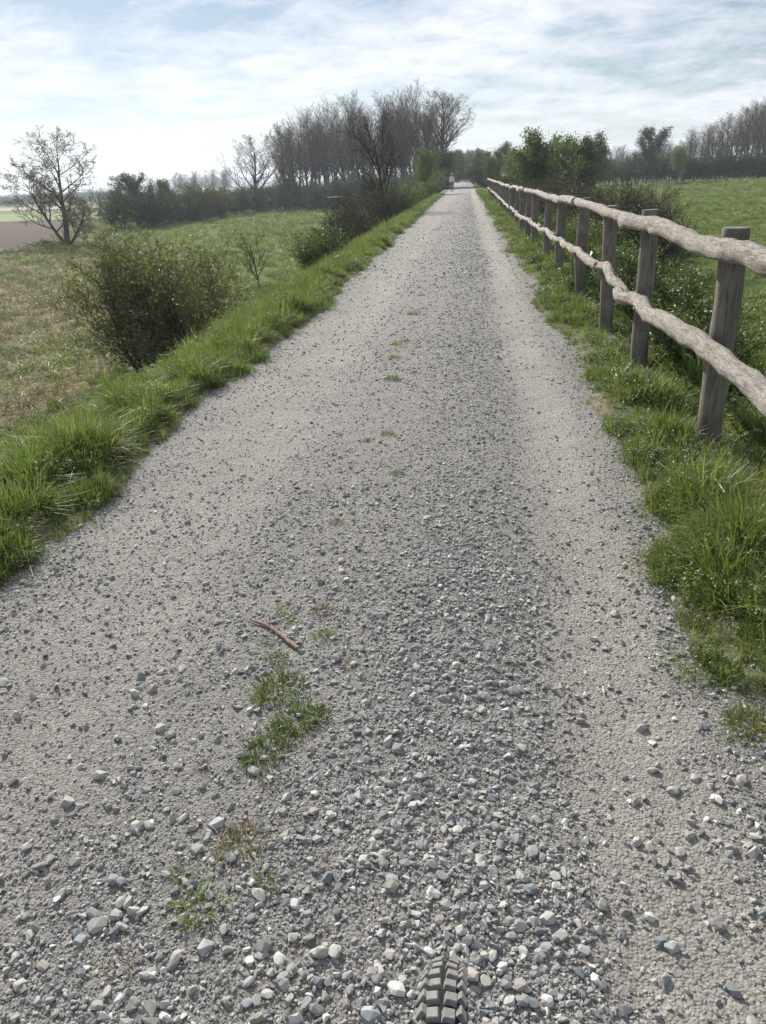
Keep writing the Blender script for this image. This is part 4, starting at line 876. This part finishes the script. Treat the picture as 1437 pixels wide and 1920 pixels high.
# ------------------------------------------------------------------ person walking on the path
M['skin'] = plain_mat('skin', (.45, .30, .23), .6); M['jacket'] = plain_mat('pale_jacket', (.62, .64, .68), .8, .2, 0, .06, 8); M['trousers'] = plain_mat('grey_trousers', (.16, .16, .19), .85, .2, 0, .1)
M['cap'] = plain_mat('white_cap', (.75, .75, .74), .8); M['hair'] = plain_mat('dark_hair', (.03, .022, .018), .6); M['shoe'] = plain_mat('dark_shoe', (.05, .05, .055), .6)
PYD = 86.0; px_, _ = at(847.5, PYD)
per = thing('person', 'person in pale jacket, grey trousers and white cap walking on the path', 'person', (px_, PYD, float(path_z(px_, PYD)) - .0))
def skin(name, verts, edges, radii, mat, parent, root=0, sub=2):
    me = bpy.data.meshes.new(name); me.from_pydata(verts, edges, []); me.materials.append(M[mat]); o = link(name, me, parent)
    md = o.modifiers.new('skin', 'SKIN'); md.use_smooth_shade = True
    for k, v in enumerate(me.skin_vertices[0].data):
        r_ = radii[k]; v.radius = (r_, r_) if isinstance(r_, float) else r_
        v.use_root = (k == root)
    sb = o.modifiers.new('sub', 'SUBSURF'); sb.levels = sub; sb.render_levels = sub; return o
# faces +Y (walking away along the path), left foot forward
BV = [(0, 0, .93), (0, .01, 1.10), (0, .02, 1.27), (0, .01, 1.40), (0, .015, 1.50), (0, .03, 1.57), (0, .04, 1.66), (0, .035, 1.72),
      (-.09, 0, .90), (-.10, .13, .50), (-.10, .17, .09), (-.10, .28, .035), (.09, 0, .90), (.10, .02, .49), (.10, -.20, .13), (.10, -.10, .035),
      (-.17, .01, 1.39), (-.22, -.05, 1.12), (-.20, .03, .90), (-.19, .06, .80), (.17, .01, 1.39), (.22, .04, 1.12), (.20, .16, .93), (.19, .22, .85)]
BE = [(0, 1), (1, 2), (2, 3), (3, 4), (4, 5), (5, 6), (6, 7), (0, 8), (8, 9), (9, 10), (10, 11), (0, 12), (12, 13), (13, 14), (14, 15), (3, 16), (16, 17), (17, 18), (18, 19), (3, 20), (20, 21), (21, 22), (22, 23)]
BR = [(.15, .10), (.13, .095), (.15, .105), (.12, .08), .055, .075, .09, .06, .085, .06, .04, .035, .085, .06, .04, .035, .06, .045, .035, .03, .06, .045, .035, .03]
body = skin('body', BV, BE, BR, 'skin', per)
skin('jacket', [(0, 0, .86), (0, .01, 1.08), (0, .02, 1.27), (0, .01, 1.42), (-.18, .01, 1.40), (-.235, -.05, 1.12), (-.21, .03, .90), (.18, .01, 1.40), (.235, .04, 1.12), (.21, .15, .935)],
     [(0, 1), (1, 2), (2, 3), (3, 4), (4, 5), (5, 6), (3, 7), (7, 8), (8, 9)], [(.20, .14), (.185, .135), (.19, .14), (.12, .10), .08, .068, .055, .08, .068, .055], 'jacket', per)
skin('trousers', [(0, 0, .95), (-.09, 0, .88), (-.10, .13, .50), (-.10, .17, .11), (.09, 0, .88), (.10, .02, .49), (.10, -.19, .16)], [(0, 1), (1, 2), (2, 3), (0, 4), (4, 5), (5, 6)], [(.165, .12), .105, .08, .062, .105, .08, .062], 'trousers', per)
for v in ([(-.10, .16, .06), (-.10, .23, .045), (-.10, .31, .035)], [(.10, -.21, .11), (.10, -.15, .07), (.10, -.08, .035)]):
    skin('shoe', v, [(0, 1), (1, 2)], [.05, .048, .036], 'shoe', per)
def dome(name, c, r3, z0, z1, mat, brim=None, parent=body):
    b = Buf(); th = np.linspace(z0, z1, 8); a = np.linspace(0, 6.283, 18, endpoint=False)
    V = np.stack([c[0] + r3[0] * np.cos(th)[:, None] * np.cos(a)[None], c[1] + r3[1] * np.cos(th)[:, None] * np.sin(a)[None], np.broadcast_to(c[2] + r3[2] * np.sin(th)[:, None], (8, 18))], -1)
    i, j = np.meshgrid(np.arange(7), np.arange(18), indexing='ij'); j2 = (j + 1) % 18
    b.add(V.reshape(-1, 3), np.stack([i * 18 + j, i * 18 + j2, (i + 1) * 18 + j2, (i + 1) * 18 + j], -1).reshape(-1, 4))
    if brim: b.box(*brim)
    return link(name, b.mesh(name, M[mat], True, False), parent)
dome('hair', (0, .015, 1.655), (.094, .10, .115), -.9, 1.2, 'hair'); dome('cap', (0, .035, 1.69), (.103, .115, .10), .0, 1.5, 'cap', ((0, .16, 1.695), (.15, .11, .012)))
b = Buf(); b.tube([(0, .115, 1.66), (0, .145, 1.615), (0, .12, 1.605)], [.010, .018, .010], 6); link('nose', b.mesh('nose', M['skin'], True, False), body)
for s in (-1, 1):
    b = Buf(); b.tube([(s * .032, .112, 1.65), (s * .032, .124, 1.65)], [.012, .008], 8); link('eye', b.mesh('eye', M['hair'], True, False), body)
    b = Buf(); b.tube([(s * .088, .03, 1.66), (s * .10, .025, 1.64), (s * .088, .03, 1.61)], [.012, .02, .012], 6); link('ear', b.mesh('ear', M['skin'], True, False), body)
b = Buf(); b.tube([(-.025, .112, 1.575), (0, .122, 1.572), (.025, .112, 1.575)], [.006, .009, .006], 6); link('mouth', b.mesh('mouth', plain_mat('lip', (.36, .17, .15), .6), True, False), body)

# ------------------------------------------------------------------ haze
HAZE = True
if HAZE:
    m, ns, ls, out = newmat('haze'); pv = ns.new('ShaderNodeVolumePrincipled')
    pv.inputs['Color'].default_value = (.78, .88, 1.0, 1); pv.inputs['Density'].default_value = .00044; pv.inputs['Anisotropy'].default_value = .35
    ls.new(pv.outputs[0], out.inputs['Volume'])
    b = Buf(); b.box((0, 0, 27.5), (6400, 6400, 66)); tag(link('haze', b.mesh('haze', m, False, False)), 'thin pale haze in the air over the fields', 'haze', kind='stuff')
